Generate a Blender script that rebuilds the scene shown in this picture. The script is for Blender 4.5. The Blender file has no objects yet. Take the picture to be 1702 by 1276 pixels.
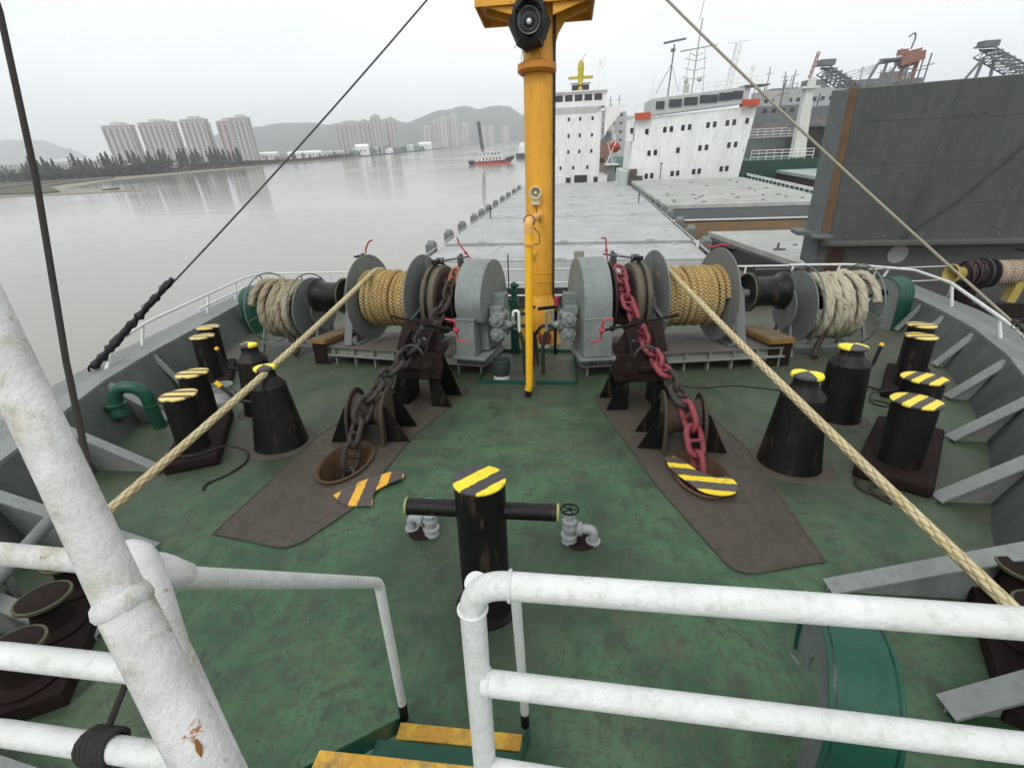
import bpy, bmesh, math, random
from mathutils import Vector, Matrix, Euler
R=math.radians; PI=math.pi
random.seed(7)
scene=bpy.context.scene
COL=scene.collection
# ------------------------------------------------------------ frames
DECK=Matrix.Rotation(R(-7),4,'X')          # the fore deck slopes down towards the hatches (sheer and trim)
WORLD=Matrix.Identity(4)
HULL=Matrix.Translation((0.28,24.6,-2.74))@Matrix.Rotation(R(-1.9),4,'Z')@Matrix.Rotation(R(-0.9),4,'X')
FR={'deck':DECK,'world':WORLD,'hull':HULL}
# ------------------------------------------------------------ camera
cam=bpy.data.cameras.new('camera'); co=bpy.data.objects.new('camera',cam); COL.objects.link(co)
f_px=765.0; cam.sensor_width=36; cam.lens=f_px/1702*36; cam.clip_end=20000; cam.clip_start=.05
p_,y_,r_=R(21.1),R(-6.9),R(-1.75)
fw=Vector((math.sin(y_)*math.cos(p_),math.cos(y_)*math.cos(p_),-math.sin(p_)))
r0=fw.cross(Vector((0,0,1))).normalized(); u0=r0.cross(fw)
rr=r0*math.cos(r_)+u0*math.sin(r_); uu=-r0*math.sin(r_)+u0*math.cos(r_)
m=Matrix.Identity(4)
for i in range(3): m[i][0]=rr[i]; m[i][1]=uu[i]; m[i][2]=-fw[i]
m[0][3]=.535; m[1][3]=0; m[2][3]=2.8
co.matrix_world=DECK@m
scene.camera=co
# ------------------------------------------------------------ world, sun, exposure
SUN_EL,SUN_AZ=R(52),R(200)
w=bpy.data.worlds.new('World'); scene.world=w; w.use_nodes=True
nt=w.node_tree; nt.nodes.clear()
out=nt.nodes.new('ShaderNodeOutputWorld'); bg=nt.nodes.new('ShaderNodeBackground')
sky=nt.nodes.new('ShaderNodeTexSky'); sky.sky_type='NISHITA'; sky.sun_disc=False
sky.sun_elevation=SUN_EL; sky.sun_rotation=SUN_AZ; sky.air_density=1.6; sky.dust_density=6; sky.ozone_density=1
hs=nt.nodes.new('ShaderNodeHueSaturation'); hs.inputs['Saturation'].default_value=.10
mix=nt.nodes.new('ShaderNodeMixRGB'); mix.inputs[0].default_value=.86
geo=nt.nodes.new('ShaderNodeTexCoord'); sp=nt.nodes.new('ShaderNodeSeparateXYZ'); cr=nt.nodes.new('ShaderNodeValToRGB')
e=cr.color_ramp.elements; e[0].position=0; e[0].color=(7.6,7.85,7.9,1); e[1].position=.8; e[1].color=(8.6,8.9,9.2,1)
x=cr.color_ramp.elements.new(.12); x.color=(7.9,8.3,8.5,1)
nz=nt.nodes.new('ShaderNodeTexNoise'); nz.inputs['Scale'].default_value=1.6; nz.inputs['Detail'].default_value=4
nz.inputs['Roughness'].default_value=.45
mp=nt.nodes.new('ShaderNodeMapping'); mp.inputs['Scale'].default_value=(1,1,3.2)
cl=nt.nodes.new('ShaderNodeMapRange'); cl.inputs[1].default_value=.3; cl.inputs[2].default_value=.7; cl.inputs[3].default_value=.89; cl.inputs[4].default_value=1.06
mul=nt.nodes.new('ShaderNodeVectorMath'); mul.operation='SCALE'
L=nt.links.new
L(geo.outputs['Generated'],sp.inputs[0]); L(sp.outputs['Z'],cr.inputs[0]); L(sky.outputs[0],hs.inputs['Color'])
L(geo.outputs['Generated'],mp.inputs[0]); L(mp.outputs[0],nz.inputs['Vector']); L(nz.outputs['Fac'],cl.inputs[0])
L(hs.outputs[0],mix.inputs[1]); L(cr.outputs[0],mul.inputs[0]); L(cl.outputs[0],mul.inputs['Scale']); L(mul.outputs[0],mix.inputs[2])
L(mix.outputs[0],bg.inputs[0]); L(bg.outputs[0],out.inputs[0]); bg.inputs[1].default_value=.1
sl=bpy.data.lights.new('sun','SUN'); so=bpy.data.objects.new('sun',sl); COL.objects.link(so)
sl.energy=.8; sl.angle=R(18); sl.color=(1,.97,.93)
so.rotation_euler=Euler((R(90)-SUN_EL,0,PI-SUN_AZ)); 
d=Vector((math.sin(SUN_AZ)*math.cos(SUN_EL),math.cos(SUN_AZ)*math.cos(SUN_EL),math.sin(SUN_EL)))
so.rotation_euler=d.to_track_quat('Z','Y').to_euler()
scene.view_settings.view_transform='Standard'; scene.view_settings.look='None'
scene.view_settings.exposure=.54; scene.view_settings.gamma=1
scene.render.engine='CYCLES'; scene.cycles.volume_bounces=3; scene.cycles.max_bounces=10
# ------------------------------------------------------------ materials
MATS={}
def newmat(n):
    m=bpy.data.materials.new(n); m.use_nodes=True; t=m.node_tree
    b=t.nodes['Principled BSDF']; return m,t,b
def noise(t,vec,scale,detail=6,rough=.6,dist=0):
    n=t.nodes.new('ShaderNodeTexNoise'); n.inputs['Scale'].default_value=scale; n.inputs['Detail'].default_value=detail
    n.inputs['Roughness'].default_value=rough; n.inputs['Distortion'].default_value=dist
    t.links.new(vec,n.inputs['Vector']); return n.outputs['Fac']
def ramp(t,fac,a,b,v0=0.,v1=1.):
    n=t.nodes.new('ShaderNodeMapRange'); n.inputs[1].default_value=a; n.inputs[2].default_value=b
    n.inputs[3].default_value=v0; n.inputs[4].default_value=v1; t.links.new(fac,n.inputs[0]); return n.outputs[0]
def mixc(t,fac,a,b):
    n=t.nodes.new('ShaderNodeMix'); n.data_type='RGBA'
    for s,v in ((n.inputs[0],fac),(n.inputs[6],a),(n.inputs[7],b)):
        if isinstance(v,(int,float)): s.default_value=v
        elif isinstance(v,tuple): s.default_value=(*v,1)
        else: t.links.new(v,s)
    return n.outputs[2]
def bump(t,b,h,strength=.3,dist=.01,prev=None):
    n=t.nodes.new('ShaderNodeBump'); n.inputs['Strength'].default_value=strength; n.inputs['Distance'].default_value=dist
    t.links.new(h,n.inputs['Height'])
    if prev: t.links.new(prev,n.inputs['Normal'])
    t.links.new(n.outputs[0],b.inputs['Normal']); return n.outputs[0]
def vec(t,scale=(1,1,1),kind='Object'):
    c=t.nodes.new('ShaderNodeTexCoord'); mp=t.nodes.new('ShaderNodeMapping'); mp.inputs['Scale'].default_value=scale
    t.links.new(c.outputs[kind],mp.inputs[0]); return mp.outputs[0]
def paint(n,base,dark=None,rust=0.,rustcol=(.16,.06,.025),rough=.5,sc=3.,bs=.25,streak=False,metal=0,specks=0.,dk=.5,spec=.3):
    if n in MATS: return MATS[n]
    m,t,b=newmat(n); v=vec(t,(1,1,.25) if streak else (1,1,1))
    dark=dark or tuple(c*.7 for c in base)
    n1=noise(t,v,sc,8,.65); n2=noise(t,v,sc*5,6,.7)
    c=mixc(t,ramp(t,n1,.35,.75,0,dk),base,dark)
    c=mixc(t,ramp(t,n2,.5,.75,0,.5),c,tuple(x*.6 for x in dark))
    if rust>0:
        nr=noise(t,v,sc*1.7,10,.75,.4)
        thr=.78-.45*rust
        c=mixc(t,ramp(t,nr,thr,thr+.06),c,rustcol)
    if specks>0:
        ns=noise(t,vec(t),sc*40,3,.6); c=mixc(t,ramp(t,ns,.72-.2*specks,.78),c,(.02,.02,.02))
    t.links.new(c,b.inputs['Base Color']); b.inputs['Metallic'].default_value=metal
    t.links.new(ramp(t,n2,.3,.7,rough-.08,rough+.12),b.inputs['Roughness']); b.inputs['Specular IOR Level'].default_value=spec
    bump(t,b,noise(t,vec(t),sc*12,5,.7),bs,.006)
    MATS[n]=m; return m
def rope_mat(n,c1,c2,c3,ku,strands=4,rough=.9,fluff=0.,braid=True,depth=.012,pick=(.30,.52,.75)):
    if n in MATS: return MATS[n]
    m,t,b=newmat(n); c=t.nodes.new('ShaderNodeTexCoord'); s=t.nodes.new('ShaderNodeSeparateXYZ'); t.links.new(c.outputs['UV'],s.inputs[0])
    def M(op,a,bb=None):
        q=t.nodes.new('ShaderNodeMath'); q.operation=op
        for i,v in enumerate((a,bb)):
            if v is None: continue
            if isinstance(v,(int,float)): q.inputs[i].default_value=v
            else: t.links.new(v,q.inputs[i])
        return q.outputs[0]
    u=M('MULTIPLY',s.outputs[0],ku); vv=M('MULTIPLY',s.outputs[1],strands*2*PI)
    a=M('ABSOLUTE',M('SINE',M('MULTIPLY',M('ADD',u,vv),.5)))
    if braid:
        a2=M('ABSOLUTE',M('SINE',M('MULTIPLY',M('SUBTRACT',u,vv),.5)))
        h=M('MULTIPLY',a,a2)
    else: h=M('POWER',a,.6)
    nf=noise(t,vec(t),60 if not fluff else 35,4,.8); nb=noise(t,vec(t),2.2,4,.6)
    hh=M('ADD',h,M('MULTIPLY',nf,.35+fluff))
    cc=mixc(t,ramp(t,hh,pick[0],pick[2]+.1),c3,c1); cc=mixc(t,ramp(t,nb,.4,.68,0,.75),cc,mixc(t,ramp(t,hh,pick[0],pick[2]+.15),c3,c2))
    cc=mixc(t,ramp(t,nf,.6,.8,0,.35+fluff*.3),cc,c2)
    t.links.new(cc,b.inputs['Base Color']); b.inputs['Roughness'].default_value=rough
    b.inputs['Specular IOR Level'].default_value=.2
    bump(t,b,hh,.9,depth); MATS[n]=m; return m
def striped(n,a,b2,ang,period,frac,off=0.,rust=.15,frame=None):
    """diagonal painted hazard stripes in the object's own XY plane"""
    m,t,b=newmat(n); c=t.nodes.new('ShaderNodeTexCoord'); s=t.nodes.new('ShaderNodeSeparateXYZ'); t.links.new(c.outputs['Object'],s.inputs[0])
    def M(op,x,y):
        q=t.nodes.new('ShaderNodeMath'); q.operation=op
        for i,v in enumerate((x,y)):
            if isinstance(v,(int,float)): q.inputs[i].default_value=v
            else: t.links.new(v,q.inputs[i])
        return q.outputs[0]
    v=vec(t); nn=noise(t,v,14,6,.7)
    k=M('ADD',M('MULTIPLY',s.outputs[0],math.cos(ang)/period),M('MULTIPLY',s.outputs[1],math.sin(ang)/period))
    k=M('ADD',M('ADD',k,off),M('MULTIPLY',nn,.20))
    q=M('LESS_THAN',M('FRACT',k,0.),frac)
    n2=noise(t,v,30,6,.8); n3=noise(t,v,8,8,.8)
    ca=mixc(t,ramp(t,n2,.55,.72,0,.55),a,tuple(x*.55 for x in a)); ca=mixc(t,ramp(t,n3,.60-.2*rust,.66),ca,(.20,.12,.05))
    cb=mixc(t,ramp(t,n2,.5,.7),b2,tuple(x*.5 for x in b2))
    t.links.new(mixc(t,q,cb,ca),b.inputs['Base Color']); b.inputs['Roughness'].default_value=.55
    bump(t,b,n2,.25,.004); return m
YEL=(.72,.50,.03)
black=paint('black_tar_paint',(.0035,.0035,.0035),(.014,.011,.008),.50,(.040,.028,.019),.33,4,1.0,True,spec=.24)
rustdk=paint('rusty_dark_steel',(.020,.012,.010),(.010,.007,.006),.28,(.060,.034,.020),.75,7,.8,spec=.12)
grey=paint('grey_deck_paint',(.165,.18,.17),(.11,.12,.11),.05,(.12,.07,.04),.5,3,.2,True)
grey2=paint('light_grey_machine_paint',(.225,.255,.24),(.14,.16,.145),.14,(.09,.07,.045),.5,5,.4,False,0,.45,.8)
bulk=paint('bulwark_shaded_grey_paint',(.090,.103,.094),(.038,.048,.040),.22,(.075,.055,.035),.55,1.8,.4,True,0,0,.9)  # plate grey darkened to stand in for shade in the bays between stays
stayp=paint('bulwark_stay_paint',(.21,.23,.212),(.12,.135,.125),.14,(.12,.08,.05),.5,3,.3,False,0,.3)
white=paint('white_rail_paint',(.70,.72,.695),(.50,.52,.46),.12,(.36,.31,.19),.38,7,.6,False,0,.10,.7)
dgreen=paint('dark_green_paint',(.010,.075,.042),(.008,.045,.030),.06,(.06,.05,.03),.4,3,.2,True)
yellow=paint('mast_yellow_paint',(.72,.36,.03),(.54,.24,.025),.26,(.26,.11,.03),.42,1.8,.2,True)
yellow2=paint('pipe_yellow_paint',(.82,.45,.015),(.70,.34,.01),.02,(.3,.12,.03),.4,4,.2)
redp=paint('crimson_crank_paint',(.48,.045,.075),(.30,.03,.05),.1,(.10,.04,.03),.45,9,.3)
wood=paint('weathered_wood',(.20,.15,.085),(.10,.07,.04),.1,(.14,.06,.02),.8,5,.5,True)
cloth_black=paint('black_tarp',(.008,.008,.010),(.02,.02,.022),0,rough=.45,sc=6,bs=.9)
mrope=rope_mat('braided_tan_rope',(.60,.52,.31),(.46,.36,.18),(.25,.19,.095),2*PI/.135,5,fluff=.45,depth=.009)
mcoil=rope_mat('wound_tan_rope',(.55,.42,.19),(.40,.25,.09),(.13,.08,.03),2*PI/.060,3,fluff=.3,depth=.012)
mhaw=rope_mat('frayed_hawser_rope',(.42,.37,.25),(.24,.19,.11),(.07,.05,.03),2*PI/.22,3,fluff=.9,braid=False,depth=.03)
mthin=paint('grey_cord',(.05,.045,.04),(.03,.03,.025),0,rough=.9,sc=40,bs=.8)
wirem=paint('steel_wire_rope',(.09,.085,.075),(.05,.05,.045),0,rough=.6,sc=30,bs=.6)
wire2=paint('buff_covered_wire',(.34,.31,.22),(.20,.18,.13),0,rough=.7,sc=20,bs=.4)
def chainmat(n,c1,c2): return paint(n,c1,c2,.2,(.06,.03,.02),.6,7,.5)
ch_red=chainmat('red_painted_chain',(.25,.045,.060),(.13,.030,.038))
ch_brown=chainmat('rusty_chain',(.042,.034,.028),(.020,.016,.014))
ch_orange=chainmat('orange_rust_chain',(.34,.11,.055),(.16,.06,.035))
# deck paint: worn green, brown grime, dark specks, faint wheel-like drag streaks
def deckmat():
    m,t,b=newmat('worn_green_deck_paint'); v=vec(t)
    n0=noise(t,v,.55,6,.6,.3); n1=noise(t,v,1.9,9,.68,.2); n2=noise(t,v,9,8,.75); n3=noise(t,v,55,4,.7); n4=noise(t,v,24,6,.8)
    rot=t.nodes.new('ShaderNodeMapping'); rot.inputs['Rotation'].default_value=(0,0,R(-38)); rot.inputs['Scale'].default_value=(9,.7,1)
    t.links.new(v,rot.inputs[0]); ns=noise(t,rot.outputs[0],2.4,6,.7)
    c=mixc(t,ramp(t,n1,.40,.60),(.021,.068,.030),(.056,.126,.062))
    c=mixc(t,ramp(t,n0,.47,.62,0,.5),c,(.080,.092,.056))
    c=mixc(t,ramp(t,n2,.50,.60,0,.60),c,(.050,.050,.036))
    c=mixc(t,ramp(t,ns,.56,.70,0,.45),c,(.030,.033,.028))
    c=mixc(t,ramp(t,n4,.55,.66,0,.85),c,(.010,.018,.012))
    r2=t.nodes.new('ShaderNodeMapping'); r2.inputs['Rotation'].default_value=(0,0,R(62)); r2.inputs['Scale'].default_value=(16,.5,1)
    t.links.new(v,r2.inputs[0]); c=mixc(t,ramp(t,noise(t,r2.outputs[0],2.0,5,.7),.63,.72,0,.6),c,(.020,.022,.018))
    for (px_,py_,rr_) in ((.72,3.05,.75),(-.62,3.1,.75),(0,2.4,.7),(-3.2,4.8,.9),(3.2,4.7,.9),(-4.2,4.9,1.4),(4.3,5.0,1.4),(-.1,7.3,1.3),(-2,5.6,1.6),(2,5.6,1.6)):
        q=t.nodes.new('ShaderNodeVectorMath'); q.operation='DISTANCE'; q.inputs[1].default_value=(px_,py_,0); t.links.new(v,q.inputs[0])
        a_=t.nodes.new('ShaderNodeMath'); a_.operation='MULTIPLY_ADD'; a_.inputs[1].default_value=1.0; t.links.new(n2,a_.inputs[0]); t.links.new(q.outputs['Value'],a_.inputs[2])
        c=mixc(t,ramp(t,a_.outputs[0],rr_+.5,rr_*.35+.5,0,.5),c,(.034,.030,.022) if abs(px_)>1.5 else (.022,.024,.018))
    nb_=noise(t,v,3.4,12,.78,.6); c=mixc(t,ramp(t,nb_,.53,.59,0,.62),c,(.028,.034,.024)); c=mixc(t,ramp(t,noise(t,v,1.3,12,.8,.3),.55,.62,0,.6),c,(.078,.066,.042))
    # scuffed brown traffic zone round the anchor gear
    sx=t.nodes.new('ShaderNodeSeparateXYZ'); t.links.new(v,sx.inputs[0])
    def M(op,x,y):
        q=t.nodes.new('ShaderNodeMath'); q.operation=op
        for i,vv in enumerate((x,y)):
            if isinstance(vv,(int,float)): q.inputs[i].default_value=vv
            else: t.links.new(vv,q.inputs[i])
        return q.outputs[0]
    ax=M('ABSOLUTE',sx.outputs[0],0); gd=M('ADD',M('MULTIPLY',ax,.11),M('MULTIPLY',n1,.9))
    c=mixc(t,ramp(t,gd,.70,1.0,0,.40),c,(.075,.075,.055))
    gy=M('ADD',M('MULTIPLY',sx.outputs[1],.085),M('MULTIPLY',n2,.8))
    c=mixc(t,ramp(t,gy,.86,1.15,0,.6),c,(.066,.062,.046))
    c=mixc(t,ramp(t,noise(t,v,2.6,10,.8,.5),.66,.74,0,.7),c,(.11,.050,.028))
    c=mixc(t,ramp(t,n3,.70,.78,0,.5),c,(.16,.17,.15))
    c=mixc(t,ramp(t,noise(t,v,38,3,.6),.64,.70,0,.7),c,(.008,.012,.010))
    t.links.new(c,b.inputs['Base Color']); t.links.new(ramp(t,n1,.3,.7,.40,.66),b.inputs['Roughness'])
    b.inputs['Specular IOR Level'].default_value=.35
    p=bump(t,b,n4,.35,.006); bump(t,b,noise(t,v,1.2,4,.5),.25,.05,p); return m
deckm=deckmat()
platem=paint('brown_wear_plate_paint',(.074,.061,.047),(.036,.031,.023),.32,(.088,.060,.034),.6,2.6,.5,False,0,.6,spec=.25)
# ------------------------------------------------------------ mesh builder
class MB:
    def __init__(s): s.v=[]; s.f=[]; s.uv={}
    def add(s,vs,fs):
        o=len(s.v); s.v+=[tuple(q) for q in vs]; s.f+=[tuple(i+o for i in f) for f in fs]; return o
    def box(s,c,sz,rot=None):
        x,y,z=[q/2 for q in sz]; M=Matrix.Translation(c)@((Euler(rot).to_matrix().to_4x4()) if rot else Matrix.Identity(4))
        vs=[M@Vector((i*x,j*y,k*z)) for i in(-1,1) for j in(-1,1) for k in(-1,1)]
        s.add(vs,[(0,1,3,2),(4,6,7,5),(0,4,5,1),(2,3,7,6),(0,2,6,4),(1,5,7,3)]); return s
    def bar(s,p,q,wd,ht,up=(0,0,1)):
        p,q=Vector(p),Vector(q); d=(q-p).normalized(); up=Vector(up)
        if abs(d.dot(up))>.98: up=Vector((0,1,0))
        a=d.cross(up).normalized()*wd/2; b=a.cross(d).normalized()*ht/2
        vs=[c+i*a+j*b for c in(p,q) for i,j in((-1,-1),(1,-1),(1,1),(-1,1))]
        s.add(vs,[(3,2,1,0),(4,5,6,7),(0,1,5,4),(1,2,6,5),(2,3,7,6),(3,0,4,7)]); return s
    def tube(s,path,r,seg=10,caps=True,closed=False,uoff=0.,jit=0.):
        P=[Vector(p) for p in path]; n=len(P); rs=r if isinstance(r,(list,tuple)) else [r]*n
        T=[]
        for i in range(n):
            a=P[(i-1)%n] if (closed or i>0) else P[i]; b=P[(i+1)%n] if (closed or i<n-1) else P[i]
            T.append((b-a).normalized())
        up=Vector((0,0,1)) if abs(T[0].z)<.9 else Vector((0,1,0))
        N=(up-T[0]*up.dot(T[0])).normalized(); o=len(s.v); u=uoff; us=[]
        for i in range(n):
            if i: N=(N-T[i]*N.dot(T[i])).normalized(); u+=(P[i]-P[i-1]).length
            B=T[i].cross(N); us.append(u)
            for k in range(seg):
                a=2*PI*k/seg; rr=rs[i]*(1+(random.uniform(-jit,jit) if jit else 0)); s.v.append(tuple(P[i]+N*math.cos(a)*rr+B*math.sin(a)*rr))
        m=n if closed else n-1
        for i in range(m):
            j=(i+1)%n; u1=us[j] if j>i else u+(P[0]-P[-1]).length
            for k in range(seg):
                k2=(k+1)%seg; s.uv[len(s.f)]=[(us[i],k/seg),(us[i],(k+1)/seg),(u1,(k+1)/seg),(u1,k/seg)]
                s.f.append((o+i*seg+k,o+i*seg+k2,o+j*seg+k2,o+j*seg+k))
        if caps and not closed:
            s.f.append(tuple(o+k for k in range(seg))[::-1]); s.f.append(tuple(o+(n-1)*seg+k for k in range(seg)))
        return s
    def cyl(s,p,q,r,r2=None,seg=24): return s.tube([p,q],[r,r if r2 is None else r2],seg)
    def lathe(s,prof,seg=32,c=(0,0,0),axis='Z',cap=True):
        """prof: list of (radius, height) along the axis"""
        c=Vector(c); o=len(s.v)
        for r,h in prof:
            for k in range(seg):
                a=2*PI*k/seg; x,y=r*math.cos(a),r*math.sin(a)
                v={'Z':(x,y,h),'X':(h,x,y),'Y':(x,h,y)}[axis]; s.v.append(tuple(c+Vector(v)))
        for i in range(len(prof)-1):
            for k in range(seg):
                k2=(k+1)%seg; s.f.append((o+i*seg+k,o+i*seg+k2,o+(i+1)*seg+k2,o+(i+1)*seg+k))
        if cap:
            s.f.append(tuple(o+k for k in range(seg))[::-1]); s.f.append(tuple(o+(len(prof)-1)*seg+k for k in range(seg)))
        return s
    def ring(s,c,R_,r,axis='X',seg=40,n=8):
        c=Vector(c); pts=[]
        for k in range(seg):
            a=2*PI*k/seg; x,y=R_*math.cos(a),R_*math.sin(a); pts.append(c+Vector({'X':(0,x,y),'Y':(x,0,y),'Z':(x,y,0)}[axis]))
        return s.tube(pts,r,n,closed=True)
    def prism(s,pts,ext):
        """pts: planar 3-d polygon, ext: extrusion vector"""
        e_=Vector(ext); n=len(pts); P=[Vector(p) for p in pts]; o=s.add(P+[p+e_ for p in P],[])
        s.f.append(tuple(range(o,o+n))[::-1]); s.f.append(tuple(range(o+n,o+2*n)))
        for i in range(n): j=(i+1)%n; s.f.append((o+i,o+j,o+n+j,o+n+i))
        return s
    def sphere(s,c,r,seg=14,sc=(1,1,1)):
        pr=[]; 
        for i in range(1,8): a=PI*i/8; pr.append((r*math.sin(a),-r*math.cos(a)))
        o=len(s.v); s.lathe(pr,seg)
        for i in range(o,len(s.v)): v=s.v[i]; s.v[i]=(c[0]+v[0]*sc[0],c[1]+v[1]*sc[1],c[2]+v[2]*sc[2])
        return s
    def xf(s,M): s.v=[tuple(M@Vector(v)) for v in s.v]; return s
    def mx(s,k):
        if k<0: s.v=[(-a,b,c) for a,b,c in s.v]
        return s
    def build(s,name,mat,parent=None,frame=None,bevel=0,sharp=38,smooth=True,seg=2):
        me=bpy.data.meshes.new(name); me.from_pydata(s.v,[],s.f)
        if s.uv:
            ul=me.uv_layers.new(name='UVMap'); 
            for p in me.polygons:
                q=s.uv.get(p.index)
                if q:
                    for li,c in zip(p.loop_indices,q): ul.data[li].uv=c
        bm=bmesh.new(); bm.from_mesh(me); bmesh.ops.recalc_face_normals(bm,faces=bm.faces); bm.to_mesh(me); bm.free()
        if smooth:
            for p in me.polygons: p.use_smooth=True
            me.set_sharp_from_angle(angle=R(sharp))
        me.materials.append(mat); o=bpy.data.objects.new(name,me); COL.objects.link(o)
        if parent: o.parent=parent
        elif frame: o.matrix_world=FR[frame]
        if bevel:
            md=o.modifiers.new('bevel','BEVEL'); md.width=bevel; md.segments=seg; md.limit_method='ANGLE'; md.angle_limit=R(40)
        return o
def tag(o,label=None,cat=None,group=None,kind=None):
    for k,v in (('label',label),('category',cat),('group',group),('kind',kind)):
        if v: o[k]=v
    return o
def thing(name,label,cat,loc=(0,0,0),rz=0,frame='deck',group=None,rot=None):
    o=bpy.data.objects.new(name,None); COL.objects.link(o)
    o.matrix_world=FR[frame]@Matrix.Translation(loc)@(Euler(rot).to_matrix().to_4x4() if rot else Matrix.Rotation(rz,4,'Z'))
    o.empty_display_size=.2; return tag(o,label,cat,group)
def one(mb,name,mat,label,cat,loc=(0,0,0),rz=0,frame='deck',group=None,kind=None,**k):
    o=mb.build(name,mat,**k); o.matrix_world=FR[frame]@Matrix.Translation(loc)@Matrix.Rotation(rz,4,'Z'); return tag(o,label,cat,group,kind)
def copy_tree(o,parent=None):
    c=o.copy(); COL.objects.link(c)
    if parent: c.parent=parent
    for ch in list(o.children): copy_tree(ch,c)
    return c
def arc(c,r,a0,a1,n,plane='XZ'):
    P=[]
    for i in range(n+1):
        a=a0+(a1-a0)*i/n; x,y=r*math.cos(a),r*math.sin(a)
        P.append(Vector(c)+Vector({'XZ':(x,0,y),'YZ':(0,x,y),'XY':(x,y,0)}[plane]))
    return P
def bend(path,r,n=7):
    """polyline with rounded corners of radius r"""
    P=[Vector(p) for p in path]; out_=[P[0]]
    for i in range(1,len(P)-1):
        a=(P[i-1]-P[i]); b=(P[i+1]-P[i]); ra=min(r,a.length*.49,b.length*.49); A=P[i]+a.normalized()*ra; B=P[i]+b.normalized()*ra
        for k in range(n+1):
            t=k/n; out_.append(A*(1-t)**2+P[i]*2*t*(1-t)+B*t*t)
    return out_+[P[-1]]
def resample(path,step):
    P=[Vector(p) for p in path]; o=[P[0]]
    for a,b in zip(P,P[1:]):
        n=max(1,int((b-a).length/step))
        for k in range(1,n+1): o.append(a.lerp(b,k/n))
    return o
# ============================================================ DECK AND BULWARKS
CAP=[(-3.2,.0),(-2.4,.75),(-1.5,1.45),(0,2.25),(1,2.9),(2,3.55),(3.0,4.15),(3.8,4.65),(4.5,5.2),(5.4,5.85),(6.85,6.70),(8.4,7.42),(10.15,8.0),(11.9,8.45),(13.6,8.9)]   # (Y, X) of the cap's inner edge
LX={-3.2:0,-2.4:.9,-1.5:1.7,0:2.75,1:3.42,2:4.1,3.0:4.7,3.8:5.1,4.5:5.48,5.4:5.95,6.85:6.50,8.4:6.98,10.15:7.55,11.9:8.10,13.6:8.7}
CAPL=[(y,LX[y]) for y,_ in CAP]
H=.65
def capx(y,s=1):
    C_=CAP if s>0 else CAPL
    for (a,xa),(b,xb) in zip(C_,C_[1:]):
        if a<=y<=b: return xa+(xb-xa)*(y-a)/(b-a)
    return C_[-1][1] if y>0 else 0
def rootx(y,s=1): return max(capx(y,s)-.32,0)
def deck_mesh():
    bm=bmesh.new()
    Y=[-3.2]+[q[0] for q in CAP[1:]]
    pts=[(max(rootx(y),0)+.02,y) for y in Y]+[(-max(rootx(y,-1),0)-.02,y) for y in reversed(Y)]
    def loop(L_):
        vs=[bm.verts.new((x,y,0)) for x,y in L_]; es=[]
        for i in range(len(vs)): es.append(bm.edges.new((vs[i],vs[(i+1)%len(vs)])))
        return es
    E_=loop(pts)
    for s in (-1,1): E_+=loop([(s*2.02+.27*math.cos(a)*.98+.0*s,4.52+.46*math.sin(a)) for a in [2*PI*k/28 for k in range(28)]])
    bmesh.ops.triangle_fill(bm,use_beauty=True,use_dissolve=False,edges=E_)
    for f in bm.faces:
        if f.normal.z<0: f.normal_flip()
    me=bpy.data.meshes.new('deck'); bm.to_mesh(me); bm.free(); me.materials.append(deckm)
    o=bpy.data.objects.new('deck',me); COL.objects.link(o); o.matrix_world=DECK
    tag(o,'worn green painted steel fore deck with brown grime','deck',kind='structure')
deck_mesh()
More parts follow.
